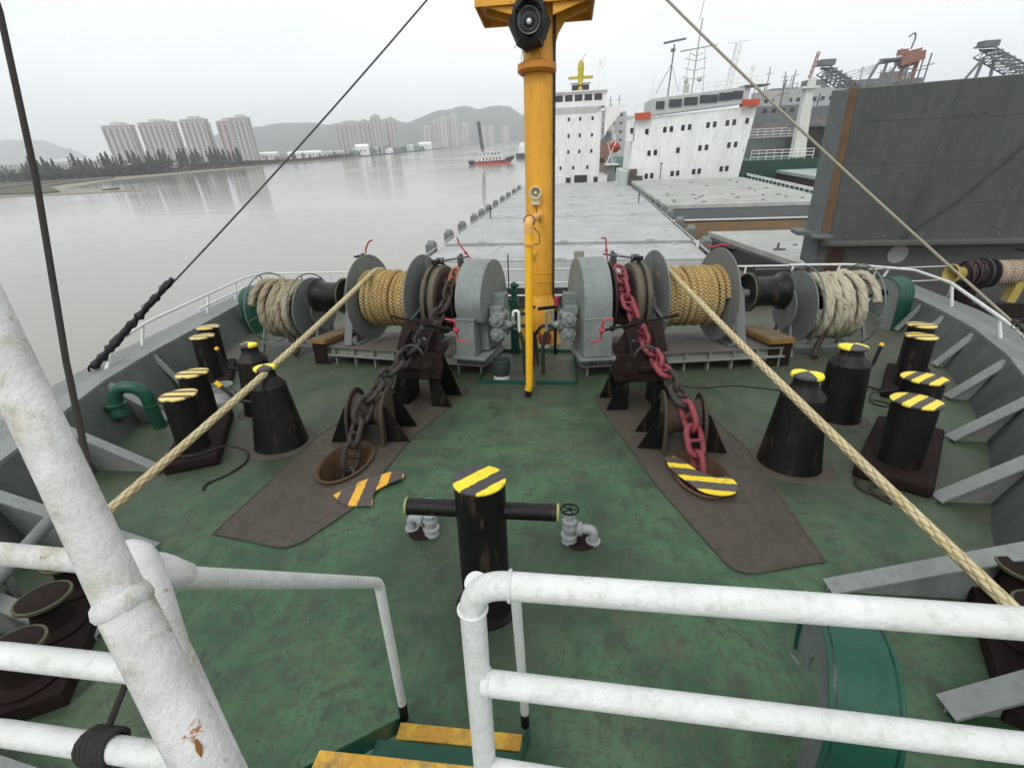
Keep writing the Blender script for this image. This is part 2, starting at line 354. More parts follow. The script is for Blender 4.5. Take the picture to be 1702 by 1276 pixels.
for s,side in ((-1,'left'),(1,'right')):
    t=thing('bulwark','grey sloping ship bulwark with bracket stays along the %s edge of the green deck'%side,'bulwark')
    mb=MB(); n=len(CAP)
    inn=[];ou=[]
    CP=CAP if s>0 else CAPL
    for y,xc in CP: inn.append((s*rootx(y,s),y,0.0)); ou.append((s*(xc+.02),y,H))
    # plate with thickness
    vs=[];fs=[]
    for i,(a,b) in enumerate(zip(inn,ou)):
        vs+=[a,b,(b[0]+s*.05,b[1],b[2]),(a[0]+s*.05,a[1],a[2]-.03)]
        if i: 
            o=4*(i-1)
            for k in range(4): fs.append((o+k,o+(k+1)%4,o+4+(k+1)%4,o+4+k))
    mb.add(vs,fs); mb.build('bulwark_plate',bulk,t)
    mb=MB(); vs=[];fs=[]
    for i,(y,xc) in enumerate(CP):
        vs+=[(s*xc,y,H+.004),(s*xc,y,H-.09),(s*(xc+.025),y,H-.09),(s*(xc+.025),y,H-.02),(s*(xc+.30),y,H-.02),(s*(xc+.30),y,H+.004),(s*(xc+.30),y,H+.004),(s*(xc+.30),y,H+.004)]
        if i:
            o=8*(i-1)
            for k in range(6): fs.append((o+k,o+(k+1)%6,o+8+(k+1)%6,o+8+k))
    mb.add(vs,fs); mb.build('cap_rail',stayp,t)
    mb=MB(); vs=[];fs=[]
    for i,(y,xc) in enumerate(CP):
        vs+=[(s*(xc+.30),y,H-.012),(s*(xc+.78),y,H-.05),(s*(xc+.80),y,H-.30),(s*(xc+.30),y,H-.25)]
        if i:
            o=4*(i-1)
            for k in range(4): fs.append((o+k,o+(k+1)%4,o+4+(k+1)%4,o+4+k))
    mb.add(vs,fs); mb.build('gunwale',grey,t)
    for yb,fx in ((1.2,2.1),(2.06,2.75),(2.95,3.1 if s<0 else 2.55),(4.2,4.15),(5.5,5.18),(6.83,6.08),(8.3,6.9),(9.6,7.35),(10.7,7.75),(11.8,8.1)):
        T_=Vector((0,1,0)); N_=Vector((-s,0,0)); c=Vector((s*capx(yb,s),yb,0)); top=c+Vector((0,0,H-.09)); foot=Vector((s*fx,yb,0)); root=c-N_*-.30
        th=T_*.014
        m_=MB(); m_.prism([top-th/2+N_*.0,top-th/2+N_*.05+Vector((0,0,-.02)),foot-th/2+Vector((0,0,.035)),foot-th/2,root-th/2],th)
        m_.bar(top+N_*.0+Vector((0,0,.02)),foot+Vector((0,0,.03)),(.15 if s>0 else .115),.02,up=Vector((0,0,1))); 
        m_.build('stay',stayp,t)
# hull of the own ship's forecastle (below the bulwark) and forward bulkhead
mb=MB(); vs=[];fs=[]
full=[(capx(y)+.8,y) for y,_ in CAP]+[(-capx(y,-1)-.8,y) for y,_ in reversed(CAP)]
for k,(sc,z) in enumerate(((1,.55),(1.0,-.4),(.97,-3),(.90,-6.5),(.80,-13))):
    for x,y in full: vs.append((x*sc,y*1.0+(k*.35 if y<3 else 0),z))
n=len(full)
for k in range(4):
    for i in range(n): j=(i+1)%n; fs.append((k*n+i,k*n+j,(k+1)*n+j,(k+1)*n+i))
hullm=paint('hull_paint',(.035,.045,.05),(.05,.04,.03),.2,rough=.6,sc=.6)
SHIP=thing('cargo_ship','cargo ship with long pale grey hatch covers and white deckhouse beyond the yellow mast','ship',(0,0,0),0,'hull')
o=MB(); o.v=vs; o.f=fs
hb=o; M_=HULL.inverted()@DECK
hb.xf(M_); hb.build('bow_hull',hullm,SHIP)
# ---- wear plates and hawse holes
def plate(s,poly,label):
    bm=bmesh.new(); E_=[]
    def loop(L_,z):
        vs=[bm.verts.new((x,y,z)) for x,y in L_]
        for i in range(len(vs)): E_.append(bm.edges.new((vs[i],vs[(i+1)%len(vs)])))
    P=bend([(x,y,0) for x,y in poly]+[(poly[0][0],poly[0][1],0)],.18); 
    loop([(p.x,p.y) for p in P[:-1]],.012)
    loop([(s*2.02+.27*math.cos(a)*.98,4.52+.46*math.sin(a)) for a in [2*PI*k/28 for k in range(28)]],.012)
    bmesh.ops.triangle_fill(bm,use_beauty=True,use_dissolve=False,edges=E_)
    for f in bm.faces:
        if f.normal.z<0: f.normal_flip()
    r_=bmesh.ops.extrude_face_region(bm,geom=list(bm.faces))
    bmesh.ops.translate(bm,verts=[g for g in r_['geom'] if isinstance(g,bmesh.types.BMVert)],vec=(0,0,-.009))
    bmesh.ops.recalc_face_normals(bm,faces=bm.faces)
    me=bpy.data.meshes.new('wear_plate'); bm.to_mesh(me); bm.free(); me.materials.append(platem)
    o=bpy.data.objects.new('wear_plate',me); COL.objects.link(o); o.matrix_world=DECK
    tag(o,label,'deck plate')
    m=MB(); Q=[(p.x,p.y,.012) for p in P[:-1]]; Q=resample(Q+[Q[0]],.05)[:-1]; Q=[(q[0]+random.uniform(-.003,.003),q[1]+random.uniform(-.003,.003),.010) for q in Q]
    m.tube(Q,.012,6,closed=True); wb=m.build('weld_bead',platem,o)
    return o
plate(-1,[(-2.72,3.2),(-1.86,3.05),(-1.55,3.7),(-1.45,5.2),(-.98,6.9),(-2.2,7.45),(-2.72,5.2)],'brown anchor chain wear plate with rounded corners on the left of the deck')
plate(1,[(2.68,3.26),(1.93,3.04),(1.55,4.2),(.98,6.7),(2.3,7.3),(2.72,5.2)],'brown anchor chain wear plate with rounded corners on the right of the deck')
for s,side in ((-1,'left'),(1,'right')):
    mb=MB(); vs=[];fs=[]; n=36
    prof=[(.285,.475,.014),(.30,.49,.045),(.275,.465,.055),(.255,.445,.03),(.25,.44,-.7)]
    for i,(a,b,z) in enumerate(prof):
        for k in range(n):
            t_=2*PI*k/n; vs.append((a*math.cos(t_),b*math.sin(t_)+(0 if z>-.5 else -.45),z))
        if i:
            for k in range(n): k2=(k+1)%n; fs.append(((i-1)*n+k,(i-1)*n+k2,i*n+k2,i*n+k))
    fs.append(tuple(4*n+k for k in range(n)))
    mb.add(vs,fs); one(mb,'hawse_pipe',paint('hawse_rust',(.09,.052,.026),(.04,.026,.016),.3,(.13,.07,.03),.8,5,.5),'rust brown oval hawse pipe mouth where the %s chain goes down'%side,'hawse pipe',(s*2.02,4.52,0))
# ---- striped hawse covers
def cover(s,loc,rz,out_,label,mat,tilt):
    mb=MB(); P=bend([(x,y,0) for x,y in out_]+[(out_[0][0],out_[0][1],0)],.09)[:-1]
    mb.prism(P,(0,0,.016)); t=thing('hawse_cover',label,'cover',loc,rot=(tilt,0,rz),group=None)
    mb.build('cover_plate',mat,t,bevel=.003)
hzL=striped('hazard_stripes_amber',(.70,.36,.02),(.065,.05,.045),R(8),.235,.40,.38,.5)
hzR=striped('hazard_stripes_yellow',(.80,.56,.02),(.075,.065,.05),R(84),.235,.40,.16,.1)
cover(-1,(-1.55,3.98,.03),0,[(-.30,-.14),(-.12,-.29),(.17,-.28),(.165,-.22),(.12,-.12),(.125,-.02),(.20,.07),(.37,.22),(.26,.36),(.0,.19),(-.2,.03)],'thick curved steel hawse cover with amber stripes lying on the deck left of centre',hzL,R(4))
cover(1,(2.02,4.32,.075),0,[(-.34,.42),(-.20,.46),(-.02,.12),(.12,.02),(.24,.08),(.30,-.06),(.25,-.23),(.10,-.30),(-.10,-.25),(-.32,.16)],'split hawse cover with bright yellow stripes around the red chain on the right',hzR,0)
# ============================================================ BOLLARDS
def captop(r,stripes,z,parent):
    m=MB(); m.lathe([(r+.0,0),(r+.018,.006),(r+.018,.022),(r-.004,.03)],36); o=m.build('cap',stripes,parent); o.location=(0,0,z)
    return o
stA=striped('post_stripes',(.80,.60,.05),(.06,.05,.04),R(75),.155,.5,.1,.0)
stB=striped('post_stripes_bright',(.85,.62,.02),(.045,.042,.045),R(-40),.20,.5,.30,.0)
stC=striped('post_stripes_faded',(.72,.56,.16),(.12,.085,.04),R(-25),.150,.52,.18,.05)
stD=striped('post_stripes_pale',(.74,.56,.12),(.11,.08,.04),R(35),.150,.52,.18,.0)
def post(parent,dx,dy,h,r,st):
    m=MB(); m.lathe([(r*1.04,.0),(r,.03),(r*.985,h-.02),(r*.985,h)],36,(dx,dy,0)); p=m.build('post',black,parent)
    q=MB(); q.lathe([(r+.01,0),(r+.02,.008),(r+.02,.024),(r-.004,.032)],36); o=q.build('cap',st,p); o.location=(dx,dy,h); return p
def bitt(label,p1,p2,h,r,st,group='double mooring bollards'):
    p1,p2=Vector((*p1,0)),Vector((*p2,0)); c=(p1+p2)/2; d=p2-p1; rz=math.atan2(d.y,d.x); L_=d.length
    t=thing('double_bollard',label,'bollard',c,rz,group=group)
    b=MB(); b.box((0,0,.075),(L_+r*4.0,r*3.3,.15)); b.build('base',rustdk,t,bevel=.04,seg=3)
    for k in(-1,1):
        g=MB(); g.tube(arc((k*(L_/2+r*1.7),0,.10),.06,-PI/2,PI/2,8,'XZ'),.014,8); g.build('lug',rustdk,t)
        post(t,k*L_/2,0,h,r,st)
bitt('double bollard with faded stripes nearest the camera by the left bulwark',(-3.98,4.55),(-4.42,5.30),.82,.175,stC)
bitt('far double bollard with pale striped tops at the left bulwark',(-5.62,7.0),(-6.02,7.65),.86,.17,stC)
bitt('double bollard with bold yellow stripes nearest the camera by the right bulwark',(4.10,4.72),(4.62,5.40),.82,.198,stA)
bitt('far double bollard with yellow banded tops at the right bulwark',(5.62,7.0),(6.05,7.65),.88,.17,stD)
# centre cruciform bollard
t=thing('cross_bollard','tall black single bollard with crossbar and yellow striped top in the middle of the deck','bollard',(-.02,2.60,0))
m_=MB(); m_.lathe([(.235,.0),(.235,.012),(.19,.014),(.174,.05),(.172,1.06),(.172,1.09)],44); b_=m_.build('post',black,t)
q=MB(); q.lathe([(.174,0),(.179,.005),(.179,.016),(.168,.022)],44); o=q.build('cap',stB,b_); o.location=(0,0,1.085)
m_=MB(); m_.tube([(-.52,0,.86),(.52,0,.86)],.058,24); m_.build('crossbar',black,t)
for k in(-1,1):
    q=MB(); q.tube([(k*.518,0,.86),(k*.534,0,.86)],.064,24); q.build('end_rim',paint('crossbar_rim',(.30,.34,.10),(.06,.07,.03),.1,sc=20),t)
# ---- mushroom / conical ventilators
def cone(label,loc,rz,H_,rb,r1,cap,crank,lean=1,group='black vent posts',st=None):
    t=thing('mushroom_vent',label,'ventilator',loc,rz,group=group)
    g=MB(); g.lathe([(rb*1.38,.0),(rb*1.34,.008),(rb*.9,.009)],40); g.build('base_ring',platem,t)
    g=MB(); g.lathe([(rb*1.03,.0),(rb*1.0,.03),(r1,H_*.73),(r1*1.02,H_*.735),(r1*.99,H_*.75),(r1*.62,H_*.83),(r1*.56,H_*.86),(r1*.56,H_*.92)],40); g.build('body',black,t)
    g=MB(); g.lathe([(cap*.62,0),(cap,.02),(cap*1.02,.035),(cap*.96,.055),(cap*.5,.075),(.01,.08)],36); o=g.build('vent_cap',st,t); o.location=(0,0,H_*.91)
    if crank:
        g=MB(); g.tube(bend([(crank*r1*.9,0,H_*.62),(crank*(r1+.16),0,H_*.66),(crank*(r1+.22),0,H_*.92)],.06),.022,10); g.build('lever',black,t)
        g=MB(); g.sphere((crank*(r1+.22),0,H_*.93),.03); g.build('knob',yellow2,t)
def quad(n,rot):
    m,t,b=newmat(n); c=t.nodes.new('ShaderNodeTexCoord'); s=t.nodes.new('ShaderNodeMapping'); s.inputs['Rotation'].default_value=(0,0,rot); t.links.new(c.outputs['Object'],s.inputs[0])
    q=t.nodes.new('ShaderNodeSeparateXYZ'); t.links.new(s.outputs[0],q.inputs[0]); mm=t.nodes.new('ShaderNodeMath'); mm.operation='MULTIPLY'
    t.links.new(q.outputs[0],mm.inputs[0]); t.links.new(q.outputs[1],mm.inputs[1]); g=t.nodes.new('ShaderNodeMath'); g.operation='GREATER_THAN'; g.inputs[1].default_value=0; t.links.new(mm.outputs[0],g.inputs[0])
    nn=noise(t,vec(t),25,5,.8); a=mixc(t,ramp(t,nn,.55,.7,0,.6),(.85,.70,.02),(.55,.42,.05))
    t.links.new(mixc(t,g.outputs[0],(.05,.045,.05),a),b.inputs['Base Color']); b.inputs['Roughness'].default_value=.5; bump(t,b,nn,.3,.004); return m
cone('black conical vent with yellow quartered cap behind the taut rope on the left',(-3.12,4.97,0),R(20),1.10,.32,.20,.125,0,st=quad('quarter_cap_paint',R(30)))
cone('slimmer black vent with lever handle and yellow cap beside the paint bucket on the left',(-4.0,5.95,0),R(200),1.10,.27,.20,.115,1,st=quad('quarter_cap_paint_b',R(80)))
cone('black conical vent with yellow and black cap crossed by the right rope',(3.08,4.86,0),R(20),1.12,.32,.215,.155,0,st=quad('quarter_cap_paint_c',R(100)))
cone('black vent with upright lever handle and yellow cap behind the conical one on the right',(4.22,6.12,0),R(20),1.05,.27,.235,.165,1,st=quad('quarter_cap_paint_d',R(60)))
# second lever on the left vent pair
t=thing('vent_lever','black bent lever with yellow knob leaning beside the left conical vent','lever',(-3.42,4.9,0))
g=MB(); g.tube(bend([(.1,0,.60),(-.10,.0,.62),(-.30,.02,.80)],.08),.022,10); g.build('arm',black,t)
g=MB(); g.tube([(-.30,.02,.80),(-.36,.02,.86)],.03,10); g.build('knob',yellow2,t)
# ---- loose things on deck
def loose(label,pts,r,mat,name='rope_end'):
    m=MB(); m.tube(bend(pts,.12,5),r,8); one(m,name,mat,label,'rope')
tarred=paint('tarred_cordage',(.03,.026,.02),(.015,.013,.01),.1,sc=18,bs=1.)
loose('thin dark rope looped round the near left double bollard and trailing on the deck',[(-4.1,4.25,.17),(-3.75,4.30,.17),(-3.58,4.6,.17),(-3.40,4.7,.02),(-3.25,4.45,.015),(-3.30,4.15,.015),(-3.42,3.98,.015),(-3.36,3.86,.02)],.012,tarred)
loose('thin dark rope looped by the far right double bollard',[(5.30,6.75,.16),(5.05,6.85,.08),(4.92,6.62,.015),(5.05,6.45,.015),(5.2,6.6,.015),(5.02,6.72,.015)],.012,tarred)
loose('dark rope coil end lying beside the near right double bollard',[(3.62,4.55,.015),(3.52,4.35,.015),(3.72,4.18,.015),(3.9,4.3,.02),(3.74,4.44,.03),(3.6,4.3,.03),(3.7,4.1,.015)],.016,tarred)
loose('thin slack line lying on the deck in front of the right windlass',[(2.1,7.3,.012),(2.7,7.1,.012),(3.3,7.25,.012),(3.9,7.05,.012),(4.4,7.2,.012)],.010,tarred)
t=thing('turning_bar','rusty T shaped turning bar lying on the deck between the right vents and far bollards','tool',(5.0,7.35,0),R(20))
m=MB(); m.tube([(-.28,.1,.04),(.25,.0,.04)],.018,8); m.build('cross_bar',rustdk,t); m=MB(); m.tube([(.05,.03,.05),(.22,-.42,.03)],.015,8); m.build('shank',rustdk,t)
# ---- gate valves
def valve(s,label,loc,wheelmat,hw,rz):
    t=thing('deck_valve',label,'valve',loc,rz)
    g=MB(); g.cyl((0,0,0),(0,0,.05),.07,.055); g.lathe([(.05,.05),(.075,.06),(.075,.075),(.045,.08),(.05,.10),(.062,.13),(.062,.16),(.045,.19),(.06,.20),(.06,.215),(.035,.225),(.03,.27),(.018,.28),(.016,.33)],24)
    g.cyl((0,0,.135),(s*.085,0,.135),.035); g.cyl((s*.07,0,.135),(s*.085,0,.135),.062); g.cyl((s*.088,0,.135),(s*.103,0,.135),.062)
    for k in range(8):
        a=k*PI/4; g.cyl((s*.062,.05*math.cos(a),.135+.05*math.sin(a)),(s*.112,.05*math.cos(a),.135+.05*math.sin(a)),.008,seg=8)
        g.cyl((.062*math.cos(a),.062*math.sin(a),.19),(.062*math.cos(a),.062*math.sin(a),.228),.007,seg=8)
    g.build('valve_body',paint('valve_grey',(.33,.35,.35),(.20,.21,.21),.15,(.16,.10,.07),.5,14,.8),t)
    g=MB(); g.tube(bend([(s*.1,0,.135),(s*.21,0,.135),(s*.21,0,-.0)],.085),.042,16); g.cyl((s*.21,0,0),(s*.21,0,.02),.065); g.build('elbow_pipe',MATS['valve_grey'],t)
    g=MB(); g.ring((0,0,.335),.075,.009,'Z'); g.cyl((0,0,.30),(0,0,.35),.016)
    for k in range(5): a=k*2*PI/5; g.cyl((0,0,.335),(.075*math.cos(a),.075*math.sin(a),.335),.006,seg=8)
    g.build('handwheel',wheelmat,t)
    g=MB(); g.lathe([(.13,.003),(.12,.012)],24,(s*.1,0,0)); g.build('deck_flange',rustdk,t)
valve(1,'grey gate valve with black handwheel to the right of the cross bollard',(.60,3.36,0),black,1,0)
valve(-1,'grey gate valve with teal handwheel under the left end of the crossbar',(-.66,3.36,0),paint('teal_paint',(.06,.24,.22),(.04,.15,.14),.1),1,R(-15))
# ============================================================ CHAINS
def link_mb(L_=.42,W_=.262,r=.034):
    m=MB(); a=L_/2-W_/2; rr=W_/2-r; P=[]
    for k in range(9): t_=-PI/2+PI*k/8; P.append((a+rr*math.cos(t_),rr*math.sin(t_),0))
    for k in range(9): t_=PI/2+PI*k/8; P.append((-a+rr*math.cos(t_),rr*math.sin(t_),0))
    m.tube(P,r,10,closed=True); m.tube([(0,-rr,0),(0,-rr*.5,0),(0,0,0),(0,rr*.5,0),(0,rr,0)],[r*1.1,r*.7,r*.6,r*.7,r*1.1],8); return m
LINKS={}
def link(parent,p,q,roll,mat):
    k=mat.name
    if k not in LINKS: LINKS[k]=link_mb().build('chain_link',mat); o=LINKS[k]
    else: o=LINKS[k].copy(); COL.objects.link(o)
    p,q=Vector(p),Vector(q); d=(q-p).normalized(); side=d.cross(Vector((0,0,1))).normalized(); n=side.cross(d)
    M=Matrix((d,side*math.cos(roll)+n*math.sin(roll),-side*math.sin(roll)+n*math.cos(roll))).transposed().to_4x4(); M.translation=(p+q)/2
    o.parent=parent; o.matrix_local=M@Matrix.Diagonal(((q-p).length/.255*1.0,1,1,1)) if False else M
    return o
def chain(label,path,cols,roll0=R(12)):
    t=thing('anchor_chain',label,'chain')
    P=[Vector(p) for p in path]; S=[0]
    for a,b in zip(P,P[1:]): S.append(S[-1]+(b-a).length)
    def at(s_):
        for i in range(len(P)-1):
            if s_<=S[i+1] or i==len(P)-2: return P[i].lerp(P[i+1],(s_-S[i])/(S[i+1]-S[i]))
    pit=.300; n=int(S[-1]/pit)
    for i in range(n): link(t,at(i*pit),at((i+1)*pit),roll0+(i%2)*PI/2,cols(i,n))
pr=[(1.42,8.05,1.80),(1.50,7.72,1.45),(1.58,7.35,1.20),(1.66,6.95,1.02),(1.72,6.55,.90),(1.78,6.15,.80),(1.86,5.65,.72),(1.90,5.30,.67),(1.97,5.0,.52),(2.03,4.78,.22),(2.05,4.60,-.15),(2.05,4.4,-.5)]
def cr_(i,n):
    if i<9: return ch_red
    if i>10: return ch_red
    return ch_brown
chain('crimson painted stud link anchor chain from right windlass down through its roller',pr,cr_)
pl=[(-1.36,8.02,1.80),(-1.42,7.72,1.45),(-1.52,7.35,1.18),(-1.62,6.95,1.0),(-1.70,6.55,.88),(-1.78,6.15,.78),(-1.84,5.65,.70),(-1.88,5.30,.66),(-1.96,5.0,.50),(-2.02,4.78,.22),(-2.05,4.60,-.15),(-2.05,4.4,-.5)]
chain('dark rusty stud link anchor chain with one orange link from left windlass',pl,lambda i,n: ch_orange if i==0 else ch_brown,R(-25))
# ---- chain rollers (two arched cheeks with gussets)
def roller(s,label):
    t=thing('chain_roller',label,'chain roller',(s*1.96,5.26,0),rz=R(-4*s))
    cheek=paint('roller_cheek',(.055,.042,.028),(.03,.022,.018),.25,(.09,.055,.03),.7,5,.5)
    for k in(-1,1):
        g=MB(); P=[(k*.21,-.36,.0),(k*.21,-.34,.30)]+[(k*.21,.02-.35*math.cos(a),.31+.33*math.sin(a)) for a in [PI*i/12 for i in range(1,12)]]+[(k*.21,.38,.30),(k*.21,.42,.0)]
        g.prism(P,(k*.02,0,0)); 
        rim=[Vector(p)+Vector((k*.01,0,0)) for p in P]; g.tube(rim,.020,8); g.build('cheek',cheek,t)
        for j,yy in enumerate((-.22,.22)):
            g=MB(); g.prism([(k*.23,yy,.0),(k*.23,yy,.50),(k*.27,yy,.50),(k*.52,yy,.0)],(0,.016,0)); g.build('gusset',black,t)
    g=MB(); g.lathe([(.20,-.20),(.25,-.19),(.17,-.06),(.17,.06),(.25,.19),(.20,.20)],28,(0,.0,.34),'X'); g.build('roller',cheek,t)
roller(1,'rusty arched chain roller under the crimson chain on the right'); roller(-1,'rusty arched chain roller under the dark chain on the left')
# ---- chain stoppers
def crank(parent,c,s=1,ax=(1,0,0),sz=.16,name='crank_handle',rot=R(35)):
    c=Vector(c); ax=Vector(ax); up=Vector((0,math.sin(.2),1)); up=Matrix.Rotation(rot,3,ax)@Vector((0,0,1))
    g=MB(); g.cyl(c-ax*.03,c+ax*.03,.035,seg=14)
    g.tube(bend([c+up*sz+ax*s*-.15,c+up*sz,c,c-up*sz,c-up*sz+ax*s*.15],.02,4),.015,8)
    return g.build(name,redp,parent)
def stopper(s,label):
    t=thing('chain_stopper',label,'chain stopper',(s*1.62,6.42,0),rz=R(6*s))
    # sloping bed
    g=MB(); g.prism([(-.34,-.30,.62),(.34,-.30,.62),(.34,.36,.80),(-.34,.36,.80)],(0,0,.06)); g.prism([(-.30,-.26,.46),(.30,-.26,.46),(.26,.30,.56),(-.26,.30,.56)],(0,.0,.17)); g.build('bed',rustdk,t,bevel=.01)
    for k in(-1,1):
        g=MB(); g.prism([(k*.20,-.20,.0),(k*.20,-.20,.62),(k*.26,-.20,.62),(k*.50,-.20,.0)],(0,.03,0)); g.prism([(k*.20,.26,.0),(k*.20,.26,.70),(k*.26,.26,.70),(k*.52,.26,.0)],(0,.03,0))
        g.box((k*.2,.03,.32),(.02,.46,.64)); g.build('leg',black,t)
        g=MB(); g.prism([(k*.17,-.26,.66),(k*.17,.36,.82)]+[(k*.17,.30-.05*i,1.02+.03*i-.0*i) for i in range(4)]+[(k*.17,-.05,1.02),(k*.17,-.24,.86)],(k*.03,0,0)); g.build('side_plate',rustdk,t,bevel=.006)
    # arch hoop over the chain facing the camera
    g=MB(); g.tube([(-.17,-.24,.66)]+[(.17*-math.cos(a),-.26,.78+.20*math.sin(a)) for a in [PI*i/12 for i in range(13)]]+[(.17,-.24,.66)],.020,10); g.build('hoop',paint('hoop_dark_green',(.035,.045,.038),(.02,.02,.02),.2,sc=8),t)
    # flat bolt flange on the outer side, tilted
    x0=-.34*s
    g=MB(); g.lathe([(.11,-.02),(.11,.0),(.07,.005),(.07,.035),(.035,.04),(.035,.07)],24); 
    for k in range(6): a=k*PI/3; g.cyl((.09*math.cos(a),.09*math.sin(a),0),(.09*math.cos(a),.09*math.sin(a),.02),.014,seg=6)
    g.xf(Matrix.Translation((x0*.75,-.30,.70))@Euler((R(68),0,0)).to_matrix().to_4x4()); g.build('bearing_flange',rustdk,t)
    g=MB(); g.prism([(x0*.30,-.31,.50),(x0*1.25,-.31,.50),(x0*1.42,-.31,.74),(x0*1.0,-.31,.90),(x0*.30,-.31,.84)],(0,.03,0)); g.build('face_plate',rustdk,t,bevel=.006)
    # leaning arm plate to the screw spindle
    g=MB(); g.bar((-s*.30,.10,.80),(s*.02,.34,1.22),.16,.03,(0,-1,1)); g.bar((s*.26,.0,.82),(s*.24,.30,1.18),.22,.03,(0,-1,1)); g.build('arm',rustdk,t)
    g=MB(); g.tube([(-s*.52,.18,1.10),(s*.62,.42,1.24)],.020,10)
    for q in (.12,.42,.58): p=Vector((-s*.52,.18,1.10)).lerp(Vector((s*.62,.42,1.24)),q); g.sphere(p,.042)
    g.build('spindle',rustdk,t)
    crank(t,(-s*.54,.17,1.10),1,Vector((-s*1,-.2,-.1)).normalized(),.16,rot=R(-12*s))
stopper(1,'dark rusty chain stopper with red crank on the right of the deck'); stopper(-1,'dark rusty chain stopper with red crank on the left of the deck')
# ============================================================ WINDLASSES
def coil_path(a0,a1,rad,dia,axis_h,jit=.004,phase=0.,seg=26,layers=1,b0=0.):
    P=[]; turns=(a1-a0)/dia; N=int(turns*seg)
    for i in range(N+1):
        th=phase+2*PI*i/seg; a=a0+(a1-a0)*i/N; r=rad+math.sin(i*.11)*jit+random.uniform(-jit,jit)*.4
        P.append((a+math.sin(i*.05)*jit*2,b0-r*math.sin(th),axis_h+r*math.cos(th)))
    return P
AX=1.22
drumpt={}
def windlass(s,label):
    t=thing('windlass',label,'windlass',(s*.60,8.12,0),rz=R(10.5*s)); side='right' if s>0 else 'left'
    g=lambda: MB()
    m=g(); m.box((1.95,.03,.345),(3.55,1.22,.03)); m.mx(s).build('bed_plate',paint('bed_plate_paint',(.13,.115,.10),(.07,.055,.045),.3,(.12,.075,.045),.75,4,.5),t,bevel=.004)
    m=g()
    m.box((1.95,-.50,.27),(3.5,.02,.12)); m.box((1.95,-.54,.195),(3.6,.14,.025)); m.box((1.95,.55,.27),(3.5,.02,.12)); m.box((1.95,.58,.195),(3.6,.14,.025))
    m.box((.22,.03,.27),(.02,1.04,.12)); m.box((.20,.03,.195),(.14,1.2,.025)); m.box((3.68,.03,.27),(.02,1.04,.12))
    for k in range(9): a=.24+k*.43; m.box((a,-.555,.27),(.018,.09,.118)); m.box((a,-.52,.09),(.02,.10,.18)); m.box((a,.5,.09),(.02,.10,.18))
    for k in range(8): a=.42+k*.43; m.cyl((a,-.575,.20),(a,-.575,.24),.022,seg=6)
    m.mx(s).build('foundation',paint('foundation_paint',(.25,.27,.24),(.14,.145,.12),.25,(.15,.10,.05),.6,5,.5),t)
    # gear housing
    m=g(); r=.735; cx_=-.0
    arc_=[(.12,-r*math.cos(a),AX+r*math.sin(a)) for a in [PI*i/24 for i in range(0,25)]]
    P=([(.12,-.72,.40),(.12,-.735,1.0)] if s>0 else [(.12,-.40,.42),(.12,-.40,.90),(.12,-.64,.98)])+arc_+[(.12,.66,1.0),(.12,.45,.90),(.12,.45,.40)]
    m.prism(P,(.46,0,0)); m.mx(s); hs_=m.build('gear_housing',grey2,t,bevel=.012,sharp=30)
    m=g()
    if s<0: m.box((.42,-.52,.70),(.34,.46,.66)); m.box((.42,-.52,1.04),(.37,.49,.03))
    else: m.box((.36,-.728,.72),(.475,.03,.62)); m.box((.35,-.72,1.05),(.48,.06,.025))
    m.box((.36,-.50,.375),(.62,.62,.04)); 
    for dx in (-.22,.22): m.cyl((.36+dx,-.70,.395),(.36+dx,-.70,.43),.022,seg=6)
    m.ring((.36,-.60,1.0),.07,.012,'Z',seg=20); m.ring((.36,-.655,1.27),.045,.014,'Y',seg=20)
    m.mx(s).build('gearbox_case',grey2,t,bevel=.012)
    m=g(); m.box((.02,-.02,1.24),(.24,.26,.26)); m.ring((.02,-.152,1.24),.075,.01,'Y')
    for dx in(-.09,.09):
        for dy in(-.09,.09): m.cyl((.02+dx,dy-.02,1.37),(.02+dx,dy-.02,1.40),.014,seg=6)
    m.mx(s).build('bearing_box',grey2,t,bevel=.01)
    # hydraulic motor
    m=g()
    for h,rr,b in ((1.02,.125,-.52),(.77,.12,-.50)):
        m.lathe([(rr*.8,-.10),(rr,-.09),(rr,-.03),(rr*.75,-.02),(rr*.78,.26),(rr,.27),(rr,.31)],20,(-.10,b,h),'Y')
        for k in range(7): a=k*2*PI/7; m.cyl((-.10+rr*.84*math.cos(a),b-.125,h+rr*.84*math.sin(a)),(-.10+rr*.84*math.cos(a),b-.08,h+rr*.84*math.sin(a)),.016,seg=6)
        m.lathe([(rr*.35,-.14),(rr*.45,-.10)],16,(-.10,b,h),'Y')
    m.box((-.10,-.36,.90),(.18,.26,.36)); m.box((-.22,-.46,.92),(.16,.12,.12),(0,R(20),0)); m.cyl((-.20,-.46,.90),(-.40,-.46,.97),.04)
    m.cyl((-.36,-.46,.92),(-.36,-.46,1.08),.035); m.sphere((-.30,-.5,.93),.06); m.box((-.02,-.30,1.13),(.22,.2,.14),(0,0,0))
    m.bar((-.02,-.55,1.0),(-.24,-.50,.70),.07,.08); m.mx(s).build('hydraulic_motor',grey2,t,bevel=.008)
    m=g(); m.tube(bend([(-.36,-.46,1.06),(-.36,-.46,1.16),(-.46,-.46,1.16),(-.46,-.46,.8)],.05),.026,10); m.mx(s).build('pipe_bend',white if s<0 else grey2,t)
    m=g(); m.tube(bend([(-.28,-.44,.86),(-.46,-.46,.84),(-.52,-.40,.55),(-.50,-.3,.02)],.12),.035,10); m.tube(bend([(-.3,-.3,.86),(-.5,-.2,.86),(-.6,.1,.6),(-.62,.2,.02)],.12),.03,10); m.mx(s).build('hose',paint('dirty_green_hose',(.03,.05,.035),(.02,.02,.016),.1,sc=9),t)
